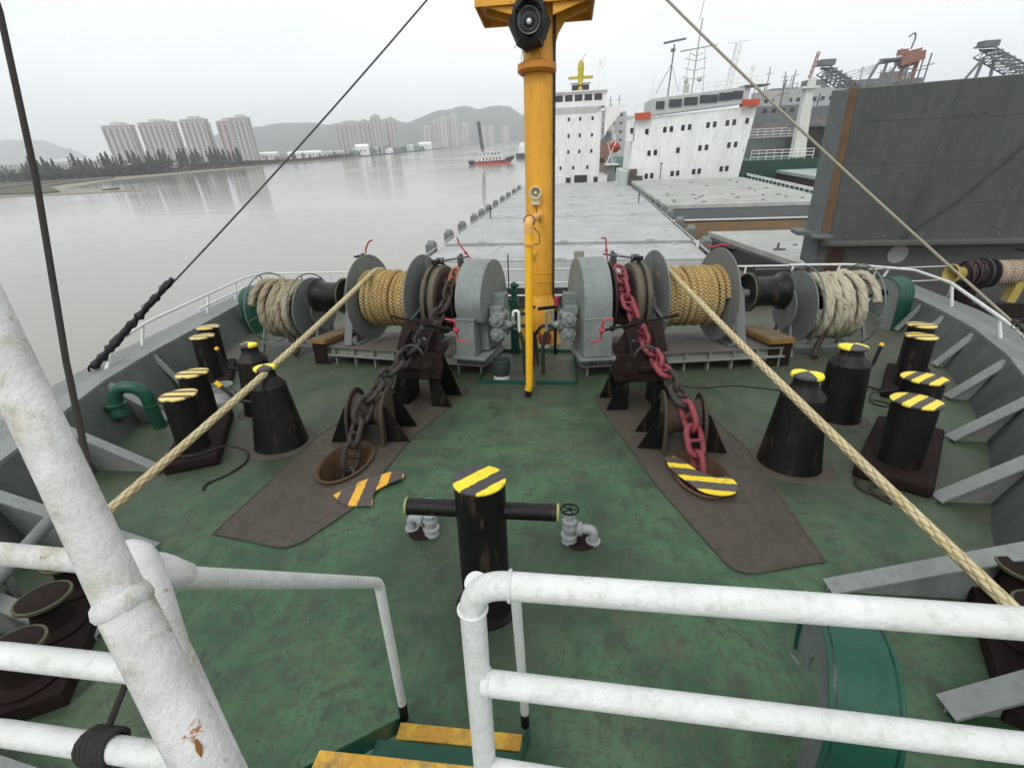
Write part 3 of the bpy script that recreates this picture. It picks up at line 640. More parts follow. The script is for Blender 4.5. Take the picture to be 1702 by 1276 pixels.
    # shaft
    m=g(); m.cyl((.0,0,AX),(4.0,0,AX),.075); m.mx(s).build('shaft',grey,t)
    # gypsy (chain wheel) with brake drum
    gy=paint('gypsy_rust',(.030,.014,.012),(.03,.018,.016),.3,(.10,.07,.04),.65,6,.5)
    m=g(); m.lathe([(.62,.66),(.64,.66),(.64,.70),(.50,.73),(.36,.80),(.32,.88),(.36,.96),(.52,1.02),(.52,1.04)],44,(0,0,AX),'X')
    for k in range(6):
        a=k*PI/3; m.box((.88,.38*math.cos(a),AX+.38*math.sin(a)),(.26,.10,.16),(-a,0,0)) if False else m.bar((.78,.38*math.cos(a),AX+.38*math.sin(a)),(.98,.38*math.cos(a),AX+.38*math.sin(a)),.10,.14,(0,math.cos(a),math.sin(a)))
    m.mx(s).build('gypsy',gy,t)
    m=g(); m.lathe([(.50,1.03),(.60,1.04),(.62,1.06),(.62,1.28),(.60,1.30),(.30,1.30)],48,(0,0,AX),'X'); m.mx(s).build('brake_drum',paint('brake_drum_worn',(.13,.11,.075),(.05,.04,.03),.35,(.13,.08,.05),.6,5,.5,True),t)
    m=g(); m.tube([(1.17,.655*math.cos(a),AX+.655*math.sin(a)) for a in [R(-40)+R(250)*i/30 for i in range(31)]],.022,8); m.box((1.17,-.10,AX+.69),(.12,.10,.08)); m.box((1.17,.10,AX+.69),(.12,.08,.10)); m.mx(s).build('brake_band',black,t)
    # brake column and upper crank
    m=g(); m.bar((.74,.42,.36),(.80,.20,2.02),.05,.07); m.bar((.90,.42,.36),(.86,.24,1.98),.05,.05); m.tube([(.62,.16,1.98),(1.22,-.05,1.90)],.018,8); m.sphere((1.17,-.04,1.91),.05); m.sphere((1.10,-.0,1.92),.045); m.mx(s).build('brake_column',paint('column_dark',(.10,.12,.11),(.03,.03,.03),.2,sc=6),t)
    m=g(); c=Vector((.66,.10,2.05)); m.tube(bend([c+Vector((-.10,-.02,.20)),c+Vector((-.02,0,.20)),c,c+Vector((.03,0,-.16))] if s>0 else [c+Vector((.14,-.02,.26)),c+Vector((.12,0,.16)),c,c+Vector((-.12,0,-.14))],.02,4),.015,8); m.sphere(c,.03); m.mx(s).build('crank_handle',redp,t)
    # drum flanges and barrel
    for a,nm in((1.50,1),(2.66,-1)):
        m=g(); m.lathe([(.10,-.010),(.795,-.012),(.80,-.006),(.80,.010),(.79,.014),(.10,.014)],64,(a,0,AX),'X')
        m.ring((a,0,AX),.798,.012,'X',seg=64)
        if nm>0:
            for k in range(3): th=R(80)+k*2*PI/3; m.prism([(a-.012,.12*math.cos(th),AX+.12*math.sin(th)),(a-.12,.12*math.cos(th),AX+.12*math.sin(th)),(a-.03,.78*math.cos(th),AX+.78*math.sin(th)),(a-.012,.78*math.cos(th),AX+.78*math.sin(th))],(0,.012,.0))
        m.mx(s).build('drum_flange',grey,t)
    m=g(); m.cyl((1.5,0,AX),(2.66,0,AX),.36,seg=40); m.mx(s).build('drum_barrel',rustdk,t)
    # bearing pedestals
    for a in (1.40,2.98):
        m=g(); m.prism([(a-.07,-.30,.36),(a-.07,.30,.36),(a-.07,.12,AX+.02),(a-.07,-.12,AX+.02)],(.03,0,0)); m.bar((a,-.50,.38),(a,-.20,AX+.05),.17,.03); m.bar((a,.33,.36),(a,.13,AX),.16,.03)
        m.box((a,0,AX+.02),(.18,.28,.24)); m.box((a,0,.375),(.34,.80,.025))
        for dy in(-.36,.36): m.cyl((a-.1,dy,.38),(a-.1,dy,.41),.02,seg=6); m.cyl((a+.1,dy,.38),(a+.1,dy,.41),.02,seg=6)
        m.mx(s).build('pedestal',grey,t,bevel=.006)
    m=g(); m.bar((2.98,.42,.36),(2.92,.30,1.95),.05,.06); m.tube([(2.75,.3,1.98),(3.1,.28,1.96)],.02,8); m.sphere((2.9,.28,1.98),.05); m.sphere((3.0,.28,1.96),.04); m.mx(s).build('brake_column',black,t)
    m=g(); m.tube(bend([(2.82,.26,2.02),(2.80,.26,2.12),(2.72,.26,2.24),(2.62,.22,2.27)] if s<0 else [(2.92,.26,2.03),(2.80,.26,2.06),(2.60,.24,2.02),(2.5,.24,2.05)],.03,4),.016,8); m.mx(s).build('crank_handle',redp,t)
    # warping head
    m=g(); m.lathe([(.24,3.25),(.30,3.22),(.345,3.235),(.345,3.26),(.30,3.28),(.265,3.33),(.258,3.55),(.262,3.74),(.285,3.80),(.335,3.85),(.335,3.88),(.26,3.885)],44,(0,0,AX+.02),'X'); m.mx(s).build('warping_head',black,t)
    m=g(); m.ring((3.225,0,AX+.02),.325,.016,'X'); m.mx(s).build('warping_rim',paint('mossy_rim',(.12,.13,.05),(.05,.05,.03),.1,sc=8),t)
    return t
WR=windlass(1,'grey windlass right of the yellow mast, red chain on its gypsy'); WL=windlass(-1,'grey windlass left of the yellow mast, dark chain on its gypsy')
# ---- mooring ropes: coil on the drum plus the taut line to the bow
def mooring(s,label,end,leave):
    t=thing('mooring_rope',label,'rope',(s*.60,8.12,0),rz=R(10.5*s))
    m=MB(); m.tube(coil_path(1.53,2.63,.475,.098,AX,.012,phase=s*.3),.051,10); m.mx(s).build('wound_layer',mcoil,t)
    m=MB(); m.tube(coil_path(1.60,2.60,.425,.105,AX,.02),.05,8); m.mx(s).build('under_layer',mcoil,t)
    Mi=t.matrix_world.inverted()@DECK
    a=Vector(leave); b=Mi@Vector(end); 
    tp=[Vector((a[0]*s,.22,AX+.50)),Vector((a[0]*s,.05,AX+.535)),Vector((a[0]*s,-.10,AX+.53))]
    P=tp+[ (tp[-1].lerp(b,k/40)+Vector((0,0,-.05*math.sin(PI*k/40)))) for k in range(1,41)]
    P=[P[0]+Vector((0,.12,-.07))]+P
    m=MB(); m.tube(P,.040,16); m.build('taut_line',mrope,t)
mooring(1,'taut tan braided mooring rope running from the right drum to the near right corner',(3.22,1.15,.42),(1.66,0,0))
mooring(-1,'taut tan braided mooring rope running from the left drum to the near left corner',(-3.11,2.42,.55),(2.44,0,0))
# ============================================================ HAWSER REELS
def reel(s,label,loc,rz):
    t=thing('rope_reel',label,'rope reel',loc,rz); h=.88
    m=MB(); m.lathe([(.05,-.01),(.66,-.01),(.66,.012),(.05,.012)],48,(.10,0,h),'X'); m.mx(s).build('disc',grey,t)
    m=MB(); m.lathe([(.05,-.01),(.40,-.01),(.40,.01),(.05,.01)],40,(-.12,0,h),'X'); m.mx(s).build('brake_disc',grey,t)
    m=MB(); m.cyl((-.2,0,h),(1.3,0,h),.05,seg=16); m.cyl((.1,0,h),(1.18,0,h),.28,seg=30); m.mx(s).build('hub',rustdk,t)
    for a in (.17,1.20):
        m=MB(); m.ring((a,0,h),.74,.014,'X',seg=56)
        for k in range(8): th=k*PI/4+.2; m.cyl((a,.2*math.cos(th),h+.2*math.sin(th)),(a,.74*math.cos(th),h+.74*math.sin(th)),.012,seg=8)
        m.mx(s).build('spoked_rim',paint('rim_grey_green',(.14,.17,.15),(.08,.09,.08),.15,sc=8),t)
    for a in (-.06,1.30):
        m=MB(); m.bar((a,-.42,.0),(a,-.05,h+.02),.05,.05); m.bar((a,.42,.0),(a,.05,h+.02),.05,.05); m.box((a,0,h),(.08,.16,.14)); m.mx(s).build('stand',grey,t)
    m=MB(); m.bar((-.06,-.42,.22),(1.30,-.42,.22),.05,.06); m.bar((-.06,.42,.22),(1.30,.42,.22),.05,.06); m.mx(s).build('tie_bar',grey,t)
    return t
def hawser(s,label,loc,rz,mat):
    t=thing('hawser_rope',label,'rope',loc,rz); h=.88
    for nm,rad,a0,a1,ph,dia in (('outer_turns',.555,.24,1.12,0,.122),('lower_turns',.46,.24,1.14,1.5,.13)):
        m=MB(); P=coil_path(a0,a1,rad,dia,h,.035,phase=ph,seg=58); m.tube(P,.064,16,jit=.10); m.mx(s).build(nm,mat,t)
    m=MB(); P=[(.72+.30*math.sin(i*.26),-.60*math.sin(R(-70)+i*.115),h+.61*math.cos(R(-70)+i*.115)) for i in range(24)]; m.tube(P,.062,12,jit=.12); m.mx(s).build('crossing_turn',mat,t)
    m=MB(); m.tube(bend([(.35,-.50,h-.25),(.42,-.46,.45),(.30,-.5,.12),(.26,-.62,.06)],.1),.05,10); m.mx(s).build('loose_end',paint('tarred_rope',(.05,.035,.025),(.02,.018,.015),.1,sc=15),t)
mhaw2=rope_mat('frayed_pale_hawser',(.52,.48,.36),(.36,.31,.19),(.14,.11,.065),2*PI/.26,3,fluff=.7,braid=False,depth=.03)
reel(1,'spoked rope reel right of the right windlass',(4.78,9.18,0),R(6)); reel(-1,'spoked rope reel left of the left windlass',(-4.62,9.12,0),R(-10))
hawser(1,'thick frayed cream hawser wound on the right reel',(4.78,9.18,0),R(6),mhaw2); hawser(-1,'thick frayed straw coloured hawser wound on the left reel',(-4.62,9.12,0),R(-10),mhaw)
# wooden gratings beside the windlasses
def tray(label,loc,rz,sx,mat2,n=6):
    t=thing('wooden_platform',label,'platform',loc,rz)
    for k in range(n):
        m=MB(); m.box((0,-.42+.84*k/(n-1),.50+random.uniform(-.006,.006)),(sx,.84/n*.86,.03),(0,0,random.uniform(-.02,.02))); m.build('plank',wood,t,bevel=.004)
    m=MB()
    for dy in(-.5,.5): m.bar((-sx/2,dy,.46),(sx/2,dy,.46),.03,.07)
    for dx in(-.5,.5): m.bar((dx*sx,-.5,.46),(dx*sx,.5,.46),.03,.07)
    m.build('angle_frame',mat2,t)
    for dy in(-.47,.47): q=MB(); q.box((0,dy,.22),(sx*.94,.02,.44)); q.build('skirt_plate',rustdk,t)
rusty=paint('orange_rust_steel',(.28,.14,.03),(.13,.07,.02),.4,(.22,.08,.02),.75,8,.5)
tray('rusty framed plank platform between the right windlass and reel',(4.22,8.72,0),R(12),.44,rusty)
tray('plank platform between the left windlass and reel',(-4.10,8.62,0),R(-14),.34,rusty)
# ============================================================ MAST
t=thing('foremast','tall yellow steel mast standing between the two windlasses','mast',(0,9.85,0))
m=MB(); m.lathe([(.46,.0),(.44,.04),(.40,.35),(.30,.98),(.285,1.0),(.285,1.02),(.272,1.03),(.272,5.3),(.268,8.6),(.2,8.65)],48); m.build('column',yellow,t)
for h in (1.32,1.50): m=MB(); m.ring((0,0,h),.276,.008,'Z'); m.build('mast_band',yellow,t)
m=MB()
m.lathe([(.30,5.0),(.35,5.04),(.35,5.14),(.30,5.17)],24,(-.02,-.10,0)); m.build('mast_collar',paint('collar_orange',(.60,.24,.03),(.35,.12,.03),.25,(.2,.07,.02),sc=6),t)
m=MB(); m.prism([(-1.02,-.50,6.02),(.95,-.50,6.02),(.95,.5,6.02),(-1.02,.5,6.02)],(0,0,.06)); m.box((-.03,-.49,6.00),(1.98,.03,.16)); m.box((-.03,.49,6.00),(1.98,.03,.16)); m.box((-1.02,0,6.0),(.03,1.0,.16)); m.box((.95,0,6.0),(.03,1.0,.16))
for k in(-1,1): m.prism([(k*.27,-.02,5.35),(k*.27,-.02,6.02),(k*.92,-.02,6.02),(k*.85,-.02,5.93),(k*.50,-.02,5.82),(k*.36,-.02,5.62)],(0,.04,0)); m.prism([(k*.27,-.45,5.75),(k*.27,-.45,6.02),(k*.92,-.45,6.02),(k*.85,-.45,5.93)],(0,.02,0))
m.build('lookout_platform',yellow,t,bevel=.006)
m=MB()
for dx in (-.98,-.5,0,.5,.92): m.cyl((dx,-.48,6.08),(dx,-.48,7.0),.018,seg=8)
for h in(6.55,7.0): m.tube([(-.98,.48,h),(-.98,-.48,h),(.92,-.48,h),(.92,.48,h)],.018,8)
m.build('platform_railing',yellow,t)
m=MB(); m.tube([(.285,-.08,.3),(.288,-.08,2.0),(.285,-.08,4.0),(.29,-.08,5.9)],.016,8); m.tube([(.30,-.04,.3),(.30,-.05,2.9),(.305,-.03,5.9)],.012,8)
for k in range(14): m.box((.282,-.06,.6+k*.38),(.03,.06,.02))
m.build('cable_run',mthin,t)
m=MB()
for k in range(14): m.tube([(.10,.26,.9+k*.34),(.12,.40,.9+k*.34),(-.12,.40,.9+k*.34),(-.10,.26,.9+k*.34)],.010,6)
m.build('climbing_rungs',rustdk,t)
# floodlight wrapped in black tarp
t=thing('floodlight','round floodlight wrapped in black tarp hanging on the front of the yellow mast','lamp',(-.12,9.38,5.66))
m=MB(); n=14
prof=[(.20,.25),(.31,.18),(.34,.0),(.30,-.16),(.235,-.20),(.20,-.12)]
o_=len(m.v)
for i,(r,b) in enumerate(prof):
    for k in range(n): a=2*PI*k/n; q=r*(1+.07*math.sin(k*2.6+i)+random.uniform(-.03,.03)); m.v.append((q*math.cos(a),b+random.uniform(-.01,.01),q*1.18*math.sin(a)))
for i in range(len(prof)-1):
    for k in range(n): k2=(k+1)%n; m.f.append((i*n+k,i*n+k2,(i+1)*n+k2,(i+1)*n+k))
m.f.append(tuple(range(n)))
m.build('tarp_cover',cloth_black,t)
m=MB(); m.lathe([(.19,-.11),(.17,-.10),(.12,-.04),(.05,.0),(.01,.01)],28,(0,0,0),'Y',cap=False); m.ring((0,-.12,0),.19,.015,'Y'); m.ring((0,-.10,0),.12,.006,'Y')
refl,tt,bb=newmat('lamp_reflector'); bb.inputs['Metallic'].default_value=.9; bb.inputs['Roughness'].default_value=.3; bb.inputs['Base Color'].default_value=(.12,.12,.13,1)
m.build('reflector',refl,t); m=MB(); m.sphere((0,-.07,0),.045); gl,tt,bb=newmat('lamp_glass'); bb.inputs['Base Color'].default_value=(.8,.8,.78,1); bb.inputs['Roughness'].default_value=.15; m.build('bulb',gl,t)
m=MB(); 
for a0,b0 in ((-.5,-.8),(.5,-.8),(-.6,.5),(.6,.5)): m.tube([(a0*.25,-.17,b0*.25),(a0*.5,-.19,b0*.5)],.005,6)
m.tube([(-.12,.05,-.36),(-.16,.1,-.5)],.006,6); m.tube([(.14,.05,-.34),(.2,.2,-.5)],.006,6); m.build('lashing',wirem,t)
t=thing('deck_light','dark box lamp standing on the left end of the mast platform','lamp',(-.74,9.42,6.09))
m=MB(); m.box((0,0,.12),(.26,.16,.2),(R(-25),0,R(20))); m.build('lamp_box',black,t,bevel=.01); m=MB(); m.tube(arc((0,0,.06),.16,0,PI,10,'XZ'),.01,6); m.build('bracket',black,t)
# horn speaker
t=thing('horn_speaker','small cream round loudspeaker halfway up the mast','speaker',(-.05,9.55,3.02))
m=MB(); m.lathe([(.105,-.09),(.11,-.08),(.05,.0),(.04,.05)],24,(0,0,0),'Y',cap=False); m.ring((0,-.09,0),.105,.012,'Y'); m.sphere((0,-.07,0),.035); m.build('horn',paint('cream_plastic',(.62,.60,.45),(.4,.38,.28),.1,sc=20),t)
m=MB(); m.box((0,.0,-.16),(.16,.10,.11)); m.build('junction_box',MATS['cream_plastic'],t,bevel=.01); m=MB(); m.tube([(.0,0,-.21),(.02,.02,-.4),(.1,.03,-.55)],.007,6); m.build('cable',mthin,t)
# front pipe
t=thing('vent_pipe','slim yellow pipe rising from the deck in front of the yellow mast','pipe',(0,0,0))
m=MB(); m.tube([(-.02,6.69,.10),(0,6.69,.2),(.02,6.70,2.45)],.056,20); m.build('riser',yellow2,t)
m=MB(); m.tube(bend([(.02,6.70,2.44),(.02,6.70,2.58),(.02,6.86,2.60),(.02,9.62,2.62)],.12,8),.060,18); m.cyl((.02,6.70,2.28),(.02,6.70,2.31),.075); m.build('elbow',paint('elbow_orange',(.75,.40,.10),(.55,.26,.06),.12,(.3,.12,.04),.5,10,.4),t)
m=MB(); m.cyl((-.02,6.69,0),(-.02,6.69,.11),.05); m.build('foot',rustdk,t)
m=MB(); m.tube([(.09,6.73,2.52),(.17,6.75,2.42),(.17,6.75,2.30),(.10,6.73,2.28)],.010,6); m.tube([(.06,6.72,2.2),(.10,6.72,2.05),(.12,6.72,2.16)],.010,6); m.ring((.02,6.9,2.6),.075,.010,'Y'); m.build('rope_lashing',wood,t)
# buckets
def bucket(label,loc,r,h,mat,band,lid=None):
    t=thing('bucket',label,'bucket',loc)
    m=MB(); m.lathe([(r*.86,0),(r*.9,h*.02),(r,h),(r*.96,h),(r*.84,h*.06)],28,cap=False); m.v+=[]; m.lathe([(.001,h*.04),(r*.84,h*.05)],28,cap=False); m.build('pail',mat,t)
    m=MB(); m.lathe([(r*.885+.003,h*.06),(r*.91+.003,h*.30)] if band!='mid' else [(r*.90+.003,h*.18),(r*.965+.003,h*.72)],28,cap=False); m.build('paper_label',paint('label_'+str(len(MATS)),(.60,.62,.60),(.35,.38,.38),.1,sc=18),t)
    m=MB(); m.ring((0,0,h),r,.010,'Z',seg=28); m.ring((0,0,h*.78),r*.975,.007,'Z',seg=28); m.build('rim',mat,t)
    m=MB(); m.tube([(r,0,h*.9),(r*1.05,r*.4,h*.55),(r*.6,r*1.0,h*.35),(0,r*1.1,h*.3),(-r*.6,r*1.0,h*.35),(-r*1.05,r*.4,h*.55),(-r,0,h*.9)],.005,6); m.build('handle',wirem,t)
    if lid: m=MB(); m.lathe([(.001,h*.55),(r*.9,h*.56)],24,cap=False); m.build('paint',lid,t)
bucket('dark green oily pail with white label under the left motor',(-.53,7.36,0),.150,.38,paint('oily_pail',(.03,.045,.04),(.07,.08,.07),.2,(.1,.08,.05),.4,12,.4),'low')
bucket('pale grey paint pail with green paint inside by the left bollards',(-4.85,6.22,0),.165,.30,paint('paint_pail',(.30,.32,.30),(.12,.16,.14),.1,(.05,.1,.06),.5,12,.3),'mid',paint('wet_green_paint',(.01,.12,.06),rough=.2))
bucket('small rusty red pail at the foot of the mast',(.12,9.35,0),.13,.30,paint('red_pail',(.30,.04,.03),(.12,.05,.04),.3,sc=10),'low')
# green drip coaming on deck in front of the mast
m=MB(); m.box((-.45,7.20,.035),(.95,.02,.07)); m.box((.40,7.20,.035),(.66,.02,.07)); m.box((-.92,8.1,.035),(.02,1.8,.07)); m.box((.73,8.1,.035),(.02,1.8,.07)); m.box((-.1,9.0,.035),(1.66,.02,.07))
one(m,'drip_coaming',dgreen,'low green steel coaming on the deck round the foot of the yellow mast','coaming')
# dark machinery block behind left housing
t=thing('valve_stand','dark green hydraulic control stand behind the left motor, left of the mast','machinery',(-.46,9.0,0))
m=MB(); m.box((0,0,.55),(.16,.16,1.1)); m.cyl((0,0,1.1),(0,0,1.30),.06); m.sphere((0,0,1.36),.07); m.cyl((-.05,0,1.36),(.10,0,1.36),.035); m.build('column',dgreen,t,bevel=.01)
m=MB(); m.tube([(0,0,.95),(.42,0,.93)],.028,8); m.tube(bend([(.1,0,.8),(.24,0,.8),(.26,0,.4),(.2,0,.1)],.08),.03,8); m.cyl((-.10,0,1.3),(-.10,0,1.95),.012,seg=8); m.build('pipework',black,t)
t=thing('valve_lever','black hydraulic lever with small red cap at the foot of the mast, right side','lever',(.30,8.85,0))
m=MB(); m.tube([(.05,0,.02),(.06,0,.92)],.03,8); m.tube([(-.28,-.1,.95),(.10,0,.97)],.035,10); m.build('lever_arm',black,t); m=MB(); m.cyl((.07,0,.98),(.07,0,1.16),.045,seg=12); m.build('cap',redp,t)
# ---- gooseneck vent pipe, left
t=thing('gooseneck_vent','dark green gooseneck vent pipe bending over by the left bulwark','vent pipe',(-5.18,5.32,0))
m=MB(); m.tube(bend([(0,0,0),(-.04,-.03,.62),(-.36,-.12,.66),(-.40,-.16,.38)],.22,10),.082,20); m.ring((-.03,-.02,.35),.086,.012,'Z'); m.build('pipe',dgreen,t)
m=MB(); m.lathe([(.10,.08),(.13,.07),(.13,.03),(.10,.02),(.12,-.02),(.135,-.10),(.11,-.12)],24,(-.40,-.16,.36)); m.build('vent_head',dgreen,t)
# ---- J shaped box vents (tall side plates, curved green back)
def jvent(label,loc,rz,H_,W_,t_,sc=1.0,plain=False):
    t=thing('box_gooseneck_vent',label,'vent',loc,rz); r=.5*W_
    R0=.34*W_/.6; R1=.11*W_/.6
    outer=[(R0,0.0),(R0,H_-R0)]+[(R0*math.cos(a),H_-R0+R0*math.sin(a)) for a in [R(205)*i/16 for i in range(1,17)]]
    inner=[(R1*math.cos(a),H_-R0+R1*math.sin(a)) for a in [R(205)*(1-i/12) for i in range(13)]]+[(R1*.6,0)]
    P=outer+inner; sg=sc
    for k in (0,1):
        m=MB(); m.prism([(x,sg*k*t_,z) for x,z in P],(0,sg*.012,0)); m.build('side_plate',(grey if sg>0 else dgreen) if k==0 else dgreen,t)
    m=MB(); vs=[];fs=[]
    for x,z in outer: vs+=[(x,-.02*sg,z),(x,sg*(t_+.03),z),(x-.012,sg*(t_+.03),z-.006),(x-.012,-.02*sg,z-.006)]
    for i in range(len(outer)-1):
        o=4*i
        for k in range(4): fs.append((o+k,o+(k+1)%4,o+4+(k+1)%4,o+4+k))
    m.add(vs,fs); m.build('curved_back',dgreen,t)
    m=MB(); m.tube([(inner[0][0]-.02,-.03*sg,inner[0][1]),(inner[0][0]-.12,-.05*sg,inner[0][1]-.05)],.012,6); m.build('hook',grey,t)
jvent('hooked box vent, green back and grey side, beside the far right rail',(7.55,11.1,0),R(-66),1.12,.66,.40)
jvent('hooked box vent in dark green at the far left rail',(-7.02,10.8,0),R(246),1.12,.66,.40,-1)
jvent('large hooked green box vent close below the near right railing',(1.82,1.80,0),R(-106),.84,.62,.235)
# ---- fairleads near the camera at both bulwarks
def fairlead(label,loc,rz):
    t=thing('roller_fairlead',label,'fairlead',loc,rz)
    m=MB(); m.box((0,0,.06),(1.25,.42,.12)); m.build('base',rustdk,t,bevel=.01)
    for k in (-.42,0,.42):
        m=MB(); m.lathe([(.16,.12),(.17,.14),(.12,.18),(.10,.30),(.12,.36),(.15,.38),(.15,.40),(.1,.42)],28,(k,0,0)); o=m.build('roller',rustdk,t)
        m=MB(); m.lathe([(.150,.384),(.157,.380),(.157,.400),(.138,.404),(.136,.40)],28,(k,0,0),cap=False); m.build('worn_rim',paint('worn_buff',(.075,.075,.035),(.03,.034,.022),.3,sc=6),o)
fairlead('three roller fairlead with worn buff rims at the near right bulwark',(3.50,2.48,0),R(62))
fairlead('three roller fairlead with worn buff rims at the near left bulwark',(-2.99,2.04,0),R(-58))
t=thing('deck_pipe','grey pipe slanting over the near left bulwark stays','pipe',(-3.55,2.2,0))
m=MB(); m.tube([(-.25,.9,.55),(.05,.0,.42),(.25,-.8,.30)],.05,14); m.build('tube',grey,t); m=MB(); m.box((.05,.0,.2),(.05,.05,.4)); m.build('bracket',grey,t)
# ============================================================ RAILINGS
def rail(name,label,runs,posts,r=.021,mat=white,frame='deck',cat='railing',group=None,pr=None):
    t=thing(name,label,cat,(0,0,0),0,frame,group)
    for p in runs: m=MB(); m.tube(p,r,12); m.build('rail',mat,t)
    for p in posts: m=MB(); m.tube(p,pr or r,10); m.build('post',mat,t)
    return t
rail('bulwark_railing','white pipe railing curving along the top of the left bulwark',[bend([(-6.46,5.95,.62),(-6.72,6.4,.90),(-7.15,7.6,1.0),(-7.95,10.3,1.06),(-8.6,12.4,1.10),(-8.7,13.4,1.10)],.3),[(-7.8,9.6,.80),(-8.6,12.4,.84),(-8.75,13.4,.84)]],
    [[(-7.12,7.3,.62),(-7.08,7.4,.98)],[(-7.95,10.0,.60),(-7.88,10.1,1.05)],[(-8.45,11.7,.60),(-8.4,11.8,1.08)],[(-8.75,13.2,.3),(-8.75,13.2,1.1)]],.028)
rail('bulwark_railing','white pipe railing bending down along the top of the right bulwark',[bend([(6.75,6.2,.62),(6.98,7.1,.92),(7.30,8.0,1.0),(8.30,10.35,1.10),(8.75,12.1,1.12),(8.0,13.3,1.12),(6.5,13.4,1.12)],.15),[(8.6,12.2,.80),(8.0,13.3,.80),(6.5,13.4,.80)]],
    [[(7.35,7.8,.62),(7.25,7.85,.99)],[(8.42,10.3,.60),(8.32,10.35,1.10)],[(8.3,12.9,0),(8.5,12.6,1.12)],[(7.6,13.35,0),(7.75,13.35,1.12)],[(6.6,13.4,0),(6.6,13.4,1.12)]],.030)
rail('aft_railing','white pipe railing across the back of the fore deck behind the mast and windlasses',[[(-8.6,13.4,1.10),(6.5,13.42,1.10)],[(-8.6,13.4,.72),(6.5,13.42,.72)],[(-8.6,13.4,.36),(6.5,13.42,.36)]],[[(x_,13.41,0),(x_,13.41,1.1)] for x_ in (-8,-6.5,-5,-3.5,-2,-.6,.9,2.4,3.9,5.4)],.024)
# near platform railings
m1=white
t=thing('platform_railing','thick white pipe railing at the right in front of the camera','railing')
m=MB(); m.tube(bend([(.36,.68,1.2),(.36,.68,2.12),(2.6,.63,2.14)],.075,10),.0265,24); m.build('top_rail',m1,t)
m=MB(); m.tube([(.37,.67,1.86),(2.6,.62,1.82)],.026,22); m.build('mid_rail',m1,t)
m=MB(); m.tube([(.37,.67,1.565),(2.6,.60,1.50)],.026,22); m.build('lower_rail',m1,t)
for c_,r_,a_ in (((.36,.68,2.055),.0285,'Z'),((.437,.679,2.12),.0285,'X'),((.384,.67,1.86),.027,'X')): m=MB(); m.ring(c_,r_,.0035,a_,24,6); m.build('weld_bead',m1,t)
t=thing('stair_handrail','slim white stair handrail on the right, running down from the thick railing','handrail')
m=MB(); m.tube(bend([(.365,.70,2.10),(.338,1.515,1.27),(.345,1.70,.20)],.045,8),.023,18); m.build('handrail_pipe',m1,t); m=MB(); m.cyl((.345,1.70,.10),(.345,1.70,.205),.0245); m.build('foot_sleeve',black,t)
t=thing('stair_handrail','white stair handrail on the left, running from the lumpy elbow down to the step','handrail')
m=MB(); m.tube(bend([(-.205,.626,2.141),(-.265,1.50,1.27),(-.355,1.70,.18)],.05,8),.0225,18); m.build('handrail_pipe',m1,t); m=MB(); m.cyl((-.355,1.70,.06),(-.355,1.70,.185),.0245); m.build('foot_sleeve',black,t)
oldwhite=paint('lumpy_white_paint',(.72,.73,.71),(.52,.52,.47),.0,(.30,.26,.14),.42,9,1.0,False,0,.03)
# chipped version with rust and moss patches
m_,tn,bn=newmat('chipped_white_paint'); v_=vec(tn); a_=noise(tn,v_,11,8,.7); b_=noise(tn,v_,38,5,.7); c_=noise(tn,v_,5.5,8,.72,.4)
e_=noise(tn,v_,9,10,.75,.5); cc=mixc(tn,ramp(tn,a_,.42,.66,0,.7),(.68,.68,.66),(.46,.45,.41)); cc=mixc(tn,ramp(tn,c_,.58,.66,0,.75),cc,(.40,.37,.25)); cc=mixc(tn,ramp(tn,e_,.63,.66),cc,(.36,.15,.04)); cc=mixc(tn,ramp(tn,noise(tn,v_,26,9,.8,.3),.63,.66,0,.9),cc,(.07,.065,.05))
tn.links.new(cc,bn.inputs['Base Color']); bn.inputs['Roughness'].default_value=.42; pv=bump(tn,bn,b_,.7,.006); pv=bump(tn,bn,e_,.8,.012,pv); bump(tn,bn,c_,.7,.02,pv); chip=m_
t=thing('platform_railing','weathered white pipe railing at the left edge in front of the camera','railing')
m=MB(); m.tube([(-.235,.585,2.205),(-.508,.578,2.222),(-.9,.55,2.245),(-1.6,.50,2.27)],.0205,18); m.build('top_rail',chip,t)
m=MB(); m.tube([(-.16,.485,2.075),(-.481,.498,2.063),(-1.3,.47,2.08)],.0215,18); m.build('mid_rail',m1,t)
m=MB(); m.tube([(-.06,.425,1.955),(-.479,.447,1.931),(-1.3,.42,1.94)],.0205,18); m.build('lower_rail',m1,t)
m=MB(); m.tube(bend([(-.30,.600,2.200),(-.235,.590,2.228),(-.205,.567,2.185),(-.148,.513,2.102),(-.048,.444,1.951),(.005,.412,1.855)],.03,6),.031,22,jit=.025); m.build('post',chip,t)
m=MB(); m.tube([(-.235,.59,2.205),(-.222,.60,2.185),(-.213,.611,2.168),(-.206,.622,2.152),(-.206,.64,2.134)],[.026,.031,.032,.029,.0235],22,jit=.03); m.build('weld_bead',chip,t)
t=thing('support_strut','big chipped white pipe leaning across the lower left foreground','strut')
m=MB()
STR=[Vector(q) for q in ((-.322,.586,2.74),(-.263,.548,2.639),(-.162,.484,2.456),(-.079,.430,2.307),(-.069,.424,2.287),(.044,.357,2.093),(.079,.337,2.028))]
m.tube(STR,[.0275,.028,.029,.030,.033,.0345,.035],28,jit=.008); m.build('pipe',chip,t)
q=(STR[3]); m=MB(); d_=(STR[4]-STR[3]).normalized(); 
m.tube([q-d_*.006,q,q+d_*.012,q+d_*.02],[.030,.034,.0365,.034],26,jit=.04); m.build('weld_collar',chip,t)
CAMP=Vector((.535,0,2.8))
gash=paint('rust_gash',(.42,.17,.03),(.22,.08,.02),.4,(.12,.05,.02),.9,40,1.)
